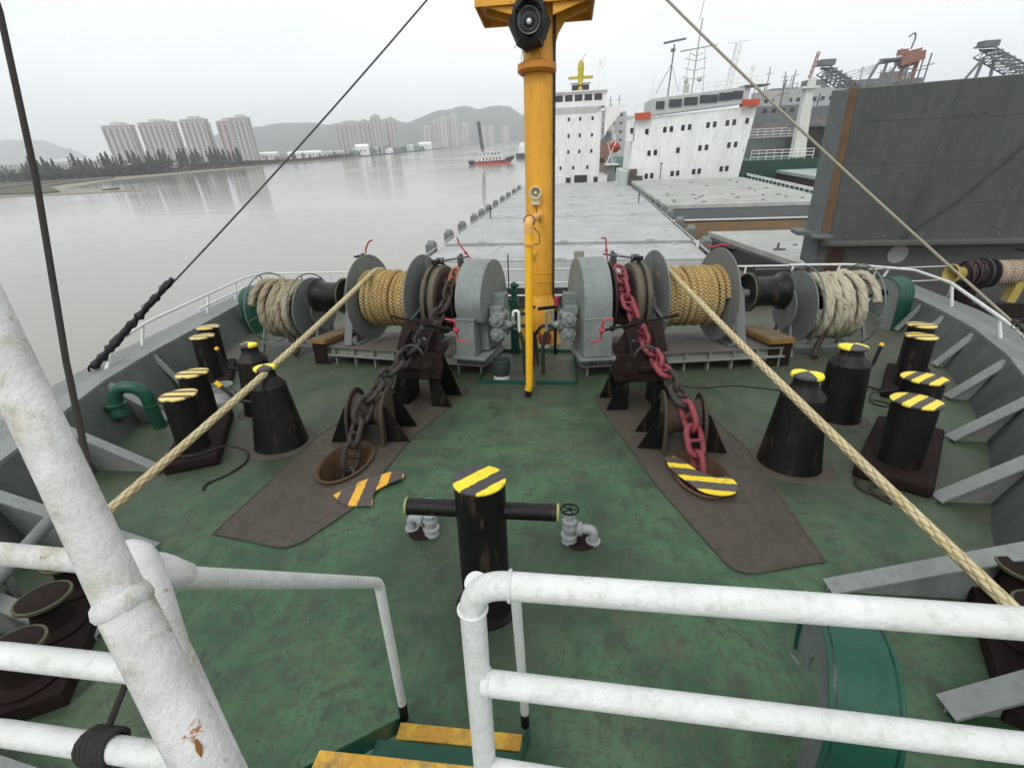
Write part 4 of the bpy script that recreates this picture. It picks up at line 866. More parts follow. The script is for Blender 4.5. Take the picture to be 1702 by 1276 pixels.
for nm,P_,rc,rg_ in (('rust_gash',[(.030,.368,2.118),(.036,.364,2.108),(.040,.360,2.098)],.0345,[.002,.0045,.002]),('rust_gash',[(-.075,.463,1.995),(-.058,.452,1.967),(-.044,.441,1.945),(-.030,.432,1.922)],.031,[.002,.007,.008,.006])):
    Q=[Vector(p) for p in P_]; Q=[q+(CAMP-q).normalized()*rc*1.02 for q in Q]
    m=MB(); m.tube(Q,rg_,8,jit=.2); m.build(nm,gash if nm=='rust_gash' else black,t)
# cord lashed to the lower rail
t=thing('lashed_cord','thin dark cord hanging down and lashed round the lower left rail','cord')
m=MB(); m.tube([(-.747,1.147,3.373),(-.693,1.096,3.225),(-.61,.973,2.881),(-.54,.838,2.514),(-.474,.737,2.232),(-.375,.629,2.062),(-.29,.527,1.97),(-.262,.46,1.958)],.0062,8); m.build('cord_line',mthin,t)
m=MB()
P=[(-.28+.05*(i/130)+.003*math.sin(i*.9),.437+.026*math.cos(i*.42),1.944+.026*math.sin(i*.42)) for i in range(130)]; m.tube(P,.0048,7); m.tube([(-.25,.44,1.92),(-.24,.43,1.86),(-.20,.42,1.83)],.005,7); m.build('lashing',mthin,t)
# ---- stair
t=thing('ship_stair','steep green steel stair with yellow painted nosings below the camera','stair')
yn=striped('step_yellow_worn',(.62,.36,.02),(.50,.26,.02),0,.5,.6,0,.75)
for h,y,c in ((.10,1.60,1),(.37,1.38,0),(.64,1.15,0),(.92,.975,1)):
    m=MB(); m.box((-.01,y-.10,h-.012),(.70,.24,.02)); tr=m.build('tread',dgreen if not c else deckm,t)
    if c: m=MB(); m.box((-.01,y+.005,h+.004),(.69,.085,.010)); m.box((-.01,y+.042,h-.02),(.69,.01,.05)); m.build('nosing',yn,tr,bevel=.003)
for k in(-1,1):
    m=MB(); m.bar((k*.37-.01,1.74,-.04),(k*.37-.01,.60,1.30),.012,.07,(0,1,1)); m.build('stringer',dgreen,t)
# ============================================================ STAYS / WIRES
TOP=Vector((0,9.85,7.62))
def wire(label,a,b,r,mat,turn):
    t=thing('stay_wire',label,'wire'); a,b=Vector(a),Vector(b)
    m=MB(); P=[a.lerp(b,k/30)+Vector((0,0,-.12*math.sin(PI*k/30))) for k in range(31)]; m.tube(P,r,10); m.build('wire',mat,t)
    if turn:
        m=MB(); n=34; P=[];rs=[]; frac=.185 if turn is True else turn; thin=1 if turn is True else .6
        for k in range(n): P.append(a.lerp(b,k/n*frac)+Vector((0,0,-.01))); rs.append(thin*(.030+.030*abs(math.sin(k*.55+math.sin(k)))+random.uniform(-.012,.014)))
        rs[0]=.03; m.tube(P,rs,10,jit=.15); m.build('wrapped_turnbuckle',cloth_black,t)
        m=MB(); 
        for k in (4,10,16,22,29): m.tube([P[k]+Vector((.06*math.cos(q),.02*math.sin(q*2),.06*math.sin(q))) for q in [2*PI*i/12 for i in range(12)]],.006,6,closed=True)
        m.build('tie',wirem,t)
        m=MB(); m.ring(a+Vector((0,0,-.02)),.06,.016,'X'); m.build('shackle',rustdk,t)
    return t
wire('thin dark stay wire with black wrapped turnbuckle on the left bulwark',(-6.72,5.98,.66),TOP+Vector((-.25,0,0)),.014,wirem,True)
wire('buff stay wire running from the mast top down to the right bulwark',(7.15,6.6,.60),TOP+Vector((.25,0,0)),.019,wire2,.085)
# ============================================================ OWN SHIP: HATCHES, DECKHOUSE
hat=paint('hatch_pale_grey',(.42,.43,.425),(.28,.29,.285),.10,(.18,.15,.12),.8,.45,.2,False,0,0,.9,.15)
hatw=paint('hatch_coaming_white',(.52,.54,.53),(.38,.40,.38),.12,(.22,.15,.09),.7,.5,.2)
dk=paint('dark_gap',(.05,.05,.05),rough=.8)
houseW=paint('deckhouse_white',(.80,.81,.79),(.60,.61,.57),.17,(.42,.30,.20),.5,.55,.2,True,0,0,.7)
glassd,tt,bb=newmat('dark_window_glass'); bb.inputs['Base Color'].default_value=(.025,.03,.035,1); bb.inputs['Roughness'].default_value=.12
def lattice(m,a,b,wd,ht,r,n,up=(0,0,1)):
    a,b=Vector(a),Vector(b); d=(b-a).normalized(); x=d.cross(Vector(up)).normalized()*wd/2; z=x.cross(d).normalized()*ht/2
    C=[x+z,x-z,-x-z,-x+z]
    for c in C: m.tube([a+c,b+c],r,5)
    for i in range(n):
        p=a.lerp(b,i/n); q=a.lerp(b,(i+1)/n)
        for k in range(4): c,c2=C[k],C[(k+1)%4]; m.tube([p+c,q+c2],r*.7,4); m.tube([q+c,q+c2],r*.7,4)
def hpart(m,name,mat,parent,**k): return m.build(name,mat,parent,**k)
# panels along the ship axis (y), separated by dark joints
edges=[-.3,4.0,15.2,23.0,30.6,37.6,52.2]
for i in range(6):
    y0,y1=edges[i],edges[i+1]; m=MB(); m.box((0,(y0+y1)/2,-.22+(.0 if i else -.12)),(14.7,y1-y0-.30,.44)); 
    for k in range(3): 
        x_=-5+5*k; m.box((x_,y0+.35,.03+(.0 if i else -.12)),(.5,.14,.06)); m.box((x_+1.3,y1-.35,.03+(.0 if i else -.12)),(.3,.3,.05))
    p=m.build('hatch_cover',hat,SHIP,bevel=.02)
    if i in (1,2): q=MB(); q.box((6.2 if i==2 else -6.4,y1-.3,.5),(.08,.08,1.0)); q.box((6.2 if i==2 else -6.4,y1-.3,.75),(.3,.05,.05)); q.build('stanchion',dk,p)
m=MB(); m.box((0,26,-.50),(14.2,52,.2)); m.build('seal_gap',dk,SHIP)
m=MB(); m.box((0,26,-1.35),(14.9,52.6,1.5)); m.build('hatch_coaming',hatw,SHIP)
for sx in (-1,1):
    for k,yy in enumerate((2.6,6.6,10.4,14.6,17.8,21.2,25,29.5,34,39,44)):
        m=MB(); w_=.34; m.box((sx*7.72,yy,-.02),(.52,.7,.62)); m.prism([(sx*7.50,yy-.3,.29),(sx*7.50,yy,.48),(sx*7.50,yy+.3,.29)],(sx*.4,0,0)); m.box((sx*7.72,yy,-.6),(.25,.3,.7)); m.build('cleat_box',grey,SHIP,bevel=.03)
m=MB(); 
for sx in(-1,1): m.tube([(sx*7.42,-.2,.06),(sx*7.42,52,.06)],.03,6)
m.build('edge_bead',hatw,SHIP)
for yy in (-.6,):
    m=MB(); m.box((0,yy,-.9),(14.6,.05,1.5)); m.build('coaming_front',hatw,SHIP)
m=MB(); m.box((0,30,-6.5),(17.2,86,9.0)); m.build('midship_hull',hullm,SHIP)
m=MB(); m.box((0,23,-1.95),(17.4,72,.12)); m.build('main_deck',paint('main_deck_grey',(.16,.17,.165),(.10,.10,.09),.3,(.14,.09,.06),.7,.7),SHIP)
m=MB(); m.box((.95,-1.3,-.35),(.5,.3,1.8)); m.build('stores_locker',paint('locker_olive',(.28,.29,.22),(.2,.2,.16),.1),SHIP)
# deckhouse: 5 decks + bridge
HY=56.5
m=MB(); m.box((-.55,HY+4,4.35),(8.0,8,11.5)); m.box((-.55,HY+4,-.7),(10.6,8.2,2.8)); m.box((-.65,HY+3.4,10.75),(9.0,7,.14)); m.build('deckhouse',houseW,SHIP); DH=SHIP.children[-1]
m=MB(); m.prism([(-5.2,HY-.5,10.1),(3.95,HY-.5,10.1),(3.95,HY-.5,12.0),(-5.2,HY-.5,12.0)],(0,6,0)); m.box((-.6,HY+2.4,12.06),(9.6,6.6,.16)); BR=m.build('wheelhouse',houseW,SHIP)
m=MB(); m.prism([(-3.6,HY-.0,9.2),(2.4,HY-.0,9.2),(3.3,HY-.55,10.1),(-4.6,HY-.55,10.1)],(0,.3,0)); m.build('bridge_front_apron',houseW,SHIP)
for k in range(6):
    m=MB(); m.box((-4.3+k*1.43,HY-.52,11.25),(1.12,.04,.82)); m.build('window',glassd,BR)
for r_i,(z,xs) in enumerate(((8.55,(-3.6,-1.4,.30,2.15,3.0)),(6.35,(-3.6,-1.4,.30,2.15,3.0)),(4.15,(-3.6,-1.4,.30,2.15,3.0)),(1.9,(-2.6,-.6,1.6,3.0)))):
    for x_ in xs[:-1] if r_i<3 else xs[:-1]:
        m=MB(); m.box((x_,HY-.01,z),(.34,.05,.50)); m.build('window',glassd,DH)
for x_,w_,h_,z in ((-1.35,.75,1.1,-.1),(.6,2.0,1.3,.1),(2.95,.65,1.1,-.1)):
    m=MB(); m.box((x_,HY-.15,z+.05),(w_,.06,h_)); m.build('doorway',dk,DH)
m=MB(); m.tube([(-5.7,HY-.1,.72),(4.6,HY-.1,.72)],.03,5)
for k in range(14): m.tube([(-5.7+k*.79,HY-.1,.2),(-5.7+k*.79,HY-.1,.72)],.02,4)
m.tube([(4.6,HY-.1,.72),(5.2,HY+4,.72)],.03,5); m.build('front_railing',houseW,DH)
m=MB(); m.prism([(3.95,HY+.2,8.2),(3.95,HY+.2,9.9),(6.7,HY+.2,10.3),(6.9,HY+.2,9.9),(6.4,HY+.2,9.2),(4.6,HY+.2,7.2),(3.95,HY+.2,5.9)],(0,2.4,0)); m.prism([(-5.2,HY+.2,9.9),(-5.2,HY+.2,8.2),(-7.9,HY+.2,9.9),(-7.9,HY+.2,10.3)],(0,2.4,0)); m.box((6.3,HY+.16,10.0),(.3,.05,.35)); m.build('bridge_wing',houseW,SHIP)
m=MB(); m.tube([(4.4,HY+.2,2.2),(5.4,HY+.2,2.2),(5.4,HY+1.2,2.2)],.04,5); m.tube([(4.5,HY+.4,2.2),(5.8,HY+.4,5.2),(5.8,HY+3,5.2)],.08,5); m.tube([(5.8,HY+.4,5.2),(5.0,HY+.4,8.0)],.06,5); m.tube([(5.6,HY+.4,2.2),(4.6,HY+.4,5.2)],.06,5)
for k in range(4): m.tube([(5.0+.3*k,HY-.2,2.2),(5.0+.3*k,HY-.2,3.1)],.025,4)
m.box((5.4,HY+2,2.1),(2.1,4,.12)); m.build('boat_davit',houseW,SHIP)
m=MB(); m.box((5.2,HY+4,.6),(1.4,7,3.0)); m.build('side_deckhouse',grey2,SHIP)
# funnel-top yellow mast with wings
ry=paint('olive_yellow_paint',(.50,.40,.04),(.30,.24,.03),.2,sc=1)
m=MB(); m.lathe([(.75,12.1),(.65,12.9),(.38,13.3),(.36,14.6),(.50,15.1),(.42,15.9),(.15,16.3)],14,(.2,HY+3,0)); m.box((.2,HY+3,14.1),(3.7,.5,.34)); m.prism([(-.3,HY+2.7,14.25),(.7,HY+2.7,14.25),(.5,HY+2.7,15.4),(-.1,HY+2.7,15.4)],(0,.6,0)); m.tube([(.2,HY+3,16.2),(.9,HY+3,17.0)],.05,5); m.build('radar_mast',ry,SHIP)
m=MB(); m.box((.2,HY+3,12.7),(2.6,1.2,.9)); m.box((.2,HY+3,13.35),(3.0,.3,.12)); m.build('mast_machinery',dk,SHIP)
m=MB()
for x_ in (2.9,3.6): m.tube([(x_,HY+2,12.1),(x_,HY+2,16.4)],.035,5)
for z in (13.2,14.1,15,15.9): m.tube([(2.9,HY+2,z),(3.6,HY+2,z)],.03,4)
m.box((3.1,HY+2,15.6),(.3,.2,.5)); m.build('aerial_ladder',houseW,SHIP)
t=thing('lifeboat','small red lifeboat hanging in white davits beside the left white deckhouse','boat',(5.75,HY+1.6,4.55),0,'hull')
m=MB(); m.lathe([(.05,-1.4),(.5,-1.1),(.78,-.4),(.82,.2),(.7,.9),(.3,1.35),(.05,1.45)],18,(0,0,0),'Y'); m.build('boat_hull',paint('lifeboat_red',(.42,.07,.04),(.3,.06,.04),.1,sc=1),t)
m=MB(); m.tube([(0,-.8,.6),(0,-.8,1.9)],.03,4); m.tube([(0,.8,.6),(0,.8,1.9)],.03,4); m.tube([(-.7,0,.4),(.1,0,1.7)],.08,5); m.build('sling',houseW,t)
# ============================================================ NEIGHBOUR SHIP WITH WIDE WHITE DECKHOUSE
N=thing('cargo_ship','neighbouring cargo ship with wide white deckhouse, grey bridge band and rusty hatch coaming','ship',(0,0,0),0,'world')
rustwall=paint('rust_streaked_coaming',(.21,.13,.07),(.10,.13,.07),.5,(.28,.11,.04),.8,.5,.3,True)
hatB=paint('hatch_grey_weathered',(.40,.41,.38),(.26,.27,.24),.22,(.20,.16,.11),.85,.5,.2,False,0,0,.9,.15)
hatC=paint('hatch_side_slate',(.13,.14,.145),(.09,.10,.10),.15,(.14,.10,.07),.6,.6)
Z=-2.65
def slab(name,mat,x0,x1,y0,y1,z0,z1,parent=N,bev=.02):
    m=MB(); m.box(((x0+x1)/2,(y0+y1)/2,(z0+z1)/2),(x1-x0,y1-y0,z1-z0)); return m.build(name,mat,parent,bevel=bev)
ha=slab('hatch_cover',hatB,8.75,22.2,42.0,65.5,-2.95,Z)
slab('hatch_side',hatC,8.80,22.15,42.05,65.4,-3.75,-2.96)
slab('coaming_ledge',hatw,8.6,22.3,41.5,65.5,-3.86,-3.78)
slab('hatch_coaming',rustwall,8.9,22.0,41.6,65.4,-5.5,-3.97)
m=MB(); 
for k in range(26): m.box((9.6+random.random()*11.5,43+random.random()*21,Z+.04),(random.uniform(.15,.4),random.uniform(.08,.15),.06))
m.build('hatch_fittings',hatC,ha)
m=MB(); m.prism([(9.95,33.4,-3.55),(12.5,22.8,-3.55),(23,22.8,-3.55),(23,33.4,-3.55)],(0,0,.3)); hb2=m.build('hatch_cover',hatB,N,bevel=.02)
m=MB(); m.prism([(9.6,33.3,-4.6),(12.3,22.9,-4.6),(22.9,22.9,-4.6),(22.9,33.3,-4.6)],(0,0,1.04)); m.build('hatch_side',dk,N)
slab('hatch_coaming',rustwall,9.5,22.8,23,33.2,-5.6,-4.62)
m=MB(); m.box((13.5,22.9,-3.1),(8.3,.1,.06)); m.box((12.2,27.5,-3.2),(.6,.12,.09)); m.box((12.1,27.5,-3.05),(.1,.1,.4)); 
for k in range(9): m.box((13+random.random()*5,24+random.random()*10,-3.21),(.22,.10,.05))
m.build('hatch_fittings',hatC,hb2)
slab('cross_deck',hatw,8.8,22,34.8,41.0,-5.45,-5.3)
slab('cross_deck_band',paint('ochre_band',(.24,.19,.11),(.15,.12,.08),.3),9.2,22,33.9,34.4,-4.9,-4.7)
for k in range(14):
    yy=18+k*3.3; m=MB(); m.prism([(8.0,yy,-5.4),(8.0,yy,-4.2),(8.75,yy,-3.6),(8.75,yy,-5.4)],(0,.9,0)); m.box((8.3,yy+.4,-3.75),(.7,1.0,.5)); m.build('side_frame',paint('frame_taupe',(.17,.15,.13),(.10,.09,.08),.3),N,bevel=.03)
m=MB(); 
for xx,zz in ((8.05,-3.9),(8.35,-3.6)): m.tube([(xx,14,zz),(xx,64,zz)],.07,6)
m.build('deck_pipe',paint('pipe_tan',(.22,.19,.13),(.12,.1,.08),.3,sc=.8),N)
slab('hull_side',hullm,7.95,24.5,15,84,-12.5,-5.4)
slab('deck',MATS['main_deck_grey'],8.0,24.4,15,84,-5.45,-5.35)
# deckhouse
HY2=68.5; x0,x1=9.0,23.6
m=MB(); m.prism([(8.75,HY2,-4.9),(22.5,HY2,-4.9),(23.5,HY2,5.0),(9.0,HY2,4.3)],(0,9,0)); DH2=m.build('deckhouse',houseW,N)
m=MB(); m.prism([(10.75,HY2-.35,4.55),(22.2,HY2-.35,5.35),(22.35,HY2-.05,7.1),(10.85,HY2-.05,6.35)],(0,6,0)); BR2=m.build('wheelhouse',paint('bridge_band_grey',(.42,.44,.43),(.33,.35,.34),.05,sc=.5),N)
for a,w_ in ((11.9,1.0),(13.7,1.5),(15.5,1.6),(17.6,2.1),(19.5,1.5),(20.9,1.2)):
    z=5.35+(a-11)*.07+.12; m=MB(); m.box((a,HY2-.30,z+.10),(w_,.1,.80),(R(-10),0,0)); m.build('window',glassd,BR2)
for z,xs in ((2.7,(10.9,13.1,13.9,15.3,16.1,18.3,19.1,20.6,21.4,22.9)),(0.2,(11.4,12.2,15.0,17.7,18.5,21.2,22.0)),(-2.5,(11.3,12.0,14.6,15.3,17.3,18.0,20.7,21.4))):
    for x_ in xs:
        m=MB(); m.box((x_-.3,HY2-.01,z+(x_-9)*.055),(.42,.06,.62)); m.build('window',glassd,DH2)
ro=paint('orange_red_wing',(.50,.09,.035),(.35,.07,.04),.1,sc=1)
m=MB(); m.box((9.9,HY2-.1,4.55),(1.8,1.2,.7)); m.build('bridge_wing_dodger',ro,N); m=MB(); m.box((22.5,HY2-.1,5.35),(1.9,1.2,.75)); m.build('bridge_wing_dodger',ro,N)
m=MB(); m.box((23.0,HY2+1,7.15),(2.7,3,.16)); m.tube([(24.0,HY2,5.6),(24.0,HY2,7.1)],.05,5); m.tube([(22.8,HY2-.2,5.4),(22.8,HY2-.2,7.1)],.05,5); m.build('wing_canopy',grey,N)
m=MB(); m.tube([(8.9,HY2,4.1),(8.9,HY2,5.7),(11,HY2,6.3)],.05,5); m.box((8.6,HY2+1,2.9),(.9,2,2.2)); m.build('wing_frame',houseW,N)
m=MB(); m.box((8.7,HY2-.06,3.0),(.35,.1,.6)); m.build('window',glassd,N)
# top deck clutter: masts and radars
def mastpart(P,name,mat): P.build(name,mat,N)
m=MB(); m.tube([(13.1,HY2+2,6.6),(13.3,HY2+2,12.0)],.09,6); m.tube([(13.2,HY2+2,10.0),(11.6,HY2+2,7.0)],.04,5); m.tube([(13.2,HY2+2,10),(14.4,HY2+2,7.0)],.03,5); m.box((13.2,HY2+2,11.4),(.5,.4,.3)); m.box((13.3,HY2+2,12.3),(2.6,.2,.22),(0,R(-7),0)); mastpart(m,'radar_mast',grey)
m=MB(); m.tube([(16.2,HY2+3,6.8),(16.3,HY2+3,11.5),(16.45,HY2+3,14.5)],.09,6); m.tube([(16.1,HY2+3,14.3),(16.5,HY2+3,16.8)],.05,5); m.prism([(14.3,HY2+2.9,11.3),(18.6,HY2+2.9,11.75),(18.6,HY2+2.9,11.85),(14.3,HY2+2.9,11.4)],(0,.5,0))
for z,wd in ((10.4,1.3),(9.4,1.3),(8.5,1.4),(10.9,.8)): m.tube([(16.25-wd,HY2+3,z+.2),(16.25,HY2+3,z-.15),(16.25+wd,HY2+3,z+.15)],.05,5)
m.tube([(15.2,HY2+3,6.8),(15.5,HY2+3,11.3)],.04,5); m.tube([(17.6,HY2+3,6.8),(17.2,HY2+3,11.5)],.04,5); m.sphere((15.3,HY2+2.6,8.2),.28); m.sphere((16.9,HY2+2.6,8.3),.3); m.box((15.4,HY2+2.6,7.4),(.6,.5,.9)); mastpart(m,'signal_mast',paint('mast_pale_olive',(.42,.45,.40),(.3,.32,.28),.1,sc=1))
m=MB(); lattice(m,(20.3,HY2+2,7.0),(20.8,HY2+2,11.6),.6,.6,.035,6,up=(0,1,0)); m.tube([(19.6,HY2+2,11.7),(22.0,HY2+2,11.9)],.05,5); m.tube([(20.7,HY2+2,9.6),(18.7,HY2+2,7)],.03,4); mastpart(m,'lattice_aerial',houseW)
m=MB()
for k in range(20): x_=10.6+k*.68; z=6.3+(x_-10.6)*.066; m.tube([(x_,HY2,z),(x_,HY2,z+.95)],.022,4)
for dz in (.5,.95): m.tube([(10.6,HY2,6.3+dz),(23.5,HY2,7.15+dz)],.025,4)
for x_,h in ((11.0,1.9),(14.2,1.4),(18.6,1.1),(22.6,2.2),(22.4,1.7)): m.tube([(x_,HY2+1,6.5),(x_,HY2+1,6.9+h)],.04,4)
m.box((22.6,HY2+1,9.0),(.35,.35,.5)); mastpart(m,'monkey_island_railing',houseW)
m=MB(); m.box((9.6,HY2-.5,-3.6),(1.6,1,2.6)); m.box((9.2,HY2-.4,-1.8),(.9,.9,.7)); mastpart(m,'deck_locker',paint('locker_brown',(.10,.08,.065),(.06,.05,.045),.3,sc=1))
m=MB(); m.box((8.2,HY2+4,-2.6),(.8,8,1.8)); m.box((8.0,HY2+4,-4.3),(1.2,9,1.6)); mastpart(m,'side_gallery',paint('pale_green_white',(.50,.56,.53),(.3,.36,.33),.1,sc=1))
m=MB(); m.tube([(12.5,66.8,Z),(12.5,66.8,Z+1.9)],.06,5); m.tube([(12.3,66.8,Z+1.8),(12.7,66.8,Z+1.8)],.05,5); mastpart(m,'sounding_post',dk)
m=MB(); m.tube([(22.6,65,-2.4),(22.4,40,-2.4)],.05,5); m.tube([(22.6,65,-3.0),(22.4,40,-3.0)],.05,5); mastpart(m,'side_railing',houseW)
# ============================================================ NEIGHBOUR'S RAISED HATCH PANEL (right foreground)
pan=paint('slate_panel_paint',(.092,.100,.094),(.060,.067,.062),.16,(.095,.085,.060),.55,.5,.5,True,0,.15,.9)
T3=thing('raised_hatch_panel','huge dark slate steel hatch panel standing upright at the right with rusty left edge','hatch panel',(10.1,20.0,-2.3),0,'world',rot=(R(3),R(-3.4)*0,R(-1)))
m=MB(); m.prism([(.62,.0,.95),(16,0,.95),(16,0,6.55),(.08,0,6.08)],(0,.55,0)); m.build('panel_plate',pan,T3,bevel=.02)
m=MB(); m.prism([(.28,-.04,.9),(.60,-.04,.9),(.06,-.04,6.1),(-.26,-.04,6.1)],(0,.5,0)); m.build('rusty_strip',paint('rust_strip',(.17,.10,.055),(.085,.065,.045),.42,(.20,.09,.035),.85,2.2,.5,True),T3)
m=MB(); m.prism([(-.02,-.22,.2),(.24,-.22,.2),(-.28,-.22,6.1),(-.46,-.22,6.05)],(0,.8,0)); m.box((.05,-.25,1.35),(.7,.9,.08)); m.prism([(-.25,-.24,1.3),(-.75,-.24,1.35),(-.75,-.24,1.5),(.2,-.24,1.45)],(0,.6,0)); m.build('edge_flange',paint('flange_grey',(.115,.13,.13),(.085,.10,.10),.1,sc=1),T3,bevel=.01)
m=MB(); m.box((8.2,.05,.98),(16,.7,.16)); m.box((8.2,.35,.0),(16,.3,2.1)); m.prism([(.25,-.1,-1.2),(.60,-.1,-1.2),(.60,-.1,.9),(.25,-.1,.9)],(0,.7,0)); m.build('lower_girder',paint('girder_brown_grey',(.105,.105,.095),(.08,.07,.06),.2,(.13,.085,.05),.6,.7),T3,bevel=.02)
m=MB(); m.prism([(.85,.19,-1.2),(1.45,.19,-1.2),(1.45,.19,.45)]+[(1.15+.30*math.cos(a),.19,.45+.3*math.sin(a)) for a in [PI*i/8 for i in range(1,8)]]+[(.85,.19,.45)],(0,.05,0)); m.build('rusty_recess',paint('recess_rust',(.10,.05,.03),(.05,.035,.03),.3,sc=1.5),T3)
m=MB(); m.lathe([(.01,0),(.36,0),(.36,.02)],30,(3.35,.17,.45),'Y'); m.build('painted_disc',paint('disc_pale',(.36,.37,.34),(.25,.25,.22),.2,sc=3),T3)
m=MB(); m.tube([(3.0,-.06,1.0),(4.55,-.08,2.45),(6.3,-.06,4.75)],.022,6); m.build('slack_wire',dk,T3)
m=MB()
for z_ in (2.35,3.75,5.1): m.box((8.2,-.004,z_),(15.4,.012,.02))
for x_ in (3.2,6.1,9.0): m.box((x_,-.004,3.6),(.02,.012,5.1))
m.build('weld_seams',pan,T3)
m=MB(); random.seed(5)
for k in range(16): x_,z_=random.uniform(.9,6.3),random.choice((1.25,1.5,2.6,3.4,4.6,5.2)); m.box((x_,-.012,z_),(random.uniform(.1,.3),.03,.025),(0,random.uniform(-.5,.5),0))
for k in range(5): m.cyl((1.2+k*1.3,-.02,1.2),(1.2+k*1.3,.0,1.2),.06,seg=10)
m.build('dogs',MATS['flange_grey'],T3)
# neighbour's forecastle end with its own mooring winch
slab('forecastle_wall',MATS['girder_brown_grey'],10.2,24,17.4,19.2,-6,-3.1)
t=thing('mooring_winch','dark neighbouring mooring winch with yellow warping head beyond the right bulwark','winch',(11.35,14.5,-1.12),R(3),'world')
m=MB(); m.lathe([(.20,.10),(.24,.01),(.27,.0),(.285,.02),(.27,.06),(.20,.14),(.18,.4)],28,(0,0,0),'X',cap=False); m.build('warping_head',paint('dull_yellow',(.40,.30,.08),(.3,.22,.06),.2,sc=6),t)
m=MB(); m.cyl((.3,0,0),(1.0,0,0),.24); m.lathe([(.1,.75),(.44,.76),(.44,.82),(.1,.83)],40,(0,0,0),'X'); m.lathe([(.1,2.6),(.44,2.61),(.44,2.66),(.1,2.67)],40,(0,0,0),'X'); m.lathe([(.1,.98),(.40,1.0),(.40,1.04),(.1,1.05)],40,(0,0,0),'X'); m.cyl((.8,0,0),(2.7,0,0),.2); m.build('drum',paint('winch_black_purple',(.035,.028,.032),(.02,.018,.02),.3,sc=6),t)
m=MB(); m.box((.6,0,-.6),(.2,.5,1.0)); m.box((2.9,0,-.6),(.2,.5,1.0)); m.box((1.7,0,-1.15),(2.8,1.0,.12)); m.build('frame',rustdk,t)
t2=thing('mooring_rope','pale pink and cream rope wound on the neighbouring winch at the right edge','rope',(11.35,14.5,-1.12),R(3),'world')
m=MB(); m.tube(coil_path(1.10,2.55,.31,.062,0,.006),.033,8); m.build('wound_turns',rope_mat('pinkish_rope',(.55,.42,.30),(.50,.46,.36),(.18,.12,.08),2*PI/.08,3,fluff=.1),t2)
t3=thing('wire_rope_bundle','tangled dark wire rope on the neighbouring winch beside its yellow head','wire',(11.35,14.5,-1.12),R(3),'world')
m=MB(); m.tube(coil_path(.32,.74,.30,.05,0,.05),.024,7); m.tube(coil_path(.34,.72,.33,.09,0,.05,phase=1),.02,7); m.build('coil',paint('wire_bundle',(.05,.03,.035),(.03,.02,.02),.3,sc=12),t3)
rail('neighbour_railing','thin white railing of the neighbouring ship beyond the right bulwark',[[(9.6,15.2,-1.55+q),(17,15.6,-1.45+q)] for q in (0,.42)],[[(9.8+k*2.25,15.2,-2.2),(9.8+k*2.25,15.2,-1.1)] for k in range(4)],.013,houseW,'world')
slab('forecastle_deck',paint('neighbour_deck_dark',(.05,.055,.05),(.05,.035,.03),.3,sc=1),9.9,24,10,17.4,-3.2,-2.3)
t=thing('yellow_post','short yellow steel post with dark cross pin at the far right edge','post',(13.05,14.4,-1.9),0,'world')
m=MB(); m.bar((0,0,0),(.25,.1,1.9),.22,.22); m.build('post_body',MATS['dull_yellow'],t); m=MB(); m.tube([(-.5,-.1,1.5),(.4,-.2,1.35)],.03,6); m.build('cross_pin',rustdk,t)
m=MB(); m.tube([(9.6,12.6,-1.5),(11.5,10.8,-1.3),(13.5,9.8,-1.2)],.05,8); one(m,'handrail_pipe',rustdk,'dull brown pipe slanting beyond the right bulwark corner','pipe',frame='world')
# ============================================================ GREEN DECKED SHIP AND PORT CLUTTER (right distance)
G=thing('cargo_ship','distant ship with dark green deck and white railings right of the wide white deckhouse','ship',(0,0,0),0,'world')
gdk=paint('green_deck_far',(.02,.07,.045),(.03,.05,.04),.1,sc=.3)
slab('hull_side',gdk,25.4,60,38,120,-12.5,-4.6,G); slab('upper_deck',gdk,27,60,79,110,-4.7,-1.6,G)
slab('hatch_cover',paint('hatch_mint_grey',(.36,.42,.39),(.26,.30,.28),.1,sc=.5),31,50,60,78,-3.3,-2.9,G); slab('hatch_side',paint('cell_guide_black',(.03,.025,.022),(.05,.03,.02),.3,sc=1),31.1,50,60.1,78,-4.6,-3.3,G)
m=MB()
for k in range(26): m.box((27.2,44+k*1.3,-4.2),(.05,.12,1.7))
m.tube([(27.2,42,-3.4),(27.2,79,-3.3)],.07,5); m.tube([(26.2,42,-4.4),(26.2,79,-4.2)],.07,5); m.tube([(28.8,42,-4.0),(28.8,72,-3.9)],.06,5); m.build('cell_guide',houseW,G)
for z0,yy,xx0,xx1 in ((-1.6,79,27.4,36),(1.1,92,31,41)):
    m=MB()
    for dz in (.45,.9,1.3): m.tube([(xx0,yy,z0+dz),(xx1,yy,z0+dz)],.045,5)
    for k in range(9): m.tube([(xx0+(xx1-xx0)*k/8,yy,z0),(xx0+(xx1-xx0)*k/8,yy,z0+1.3)],.045,4)
    m.build('railing',houseW,G)
slab('deck_step',grey,31,42,92.5,100,-1.6,1.1,G)
slab('winch_house',paint('house_dark_brown',(.06,.05,.045),(.04,.035,.03),.2,sc=.5),37.5,43,80,90,-1.6,2.4,G); slab('house_roof',grey,36.4,44,79.5,91,2.4,2.8,G)
m=MB(); m.prism([(33.6,80,-1.5),(35.4,80,-1.5),(34.5,80,7.2),(33.5,80,7.2)],(0,1.2,0)); m.box((34,80.4,7.3),(2.3,1.6,.3)); m.box((34.2,80.4,7.9),(.8,.8,.9)); m.build('crane_post',paint('post_cream_white',(.62,.64,.58),(.45,.46,.42),.1,sc=.6),G)
m=MB(); lattice(m,(34.0,81,8.4),(34.5,81,11.4),.28,.28,.04,5,up=(0,1,0)); m.build('jib_top',paint('faded_red',(.40,.16,.14),(.3,.2,.18),.1,sc=1),G)
random.seed(21)
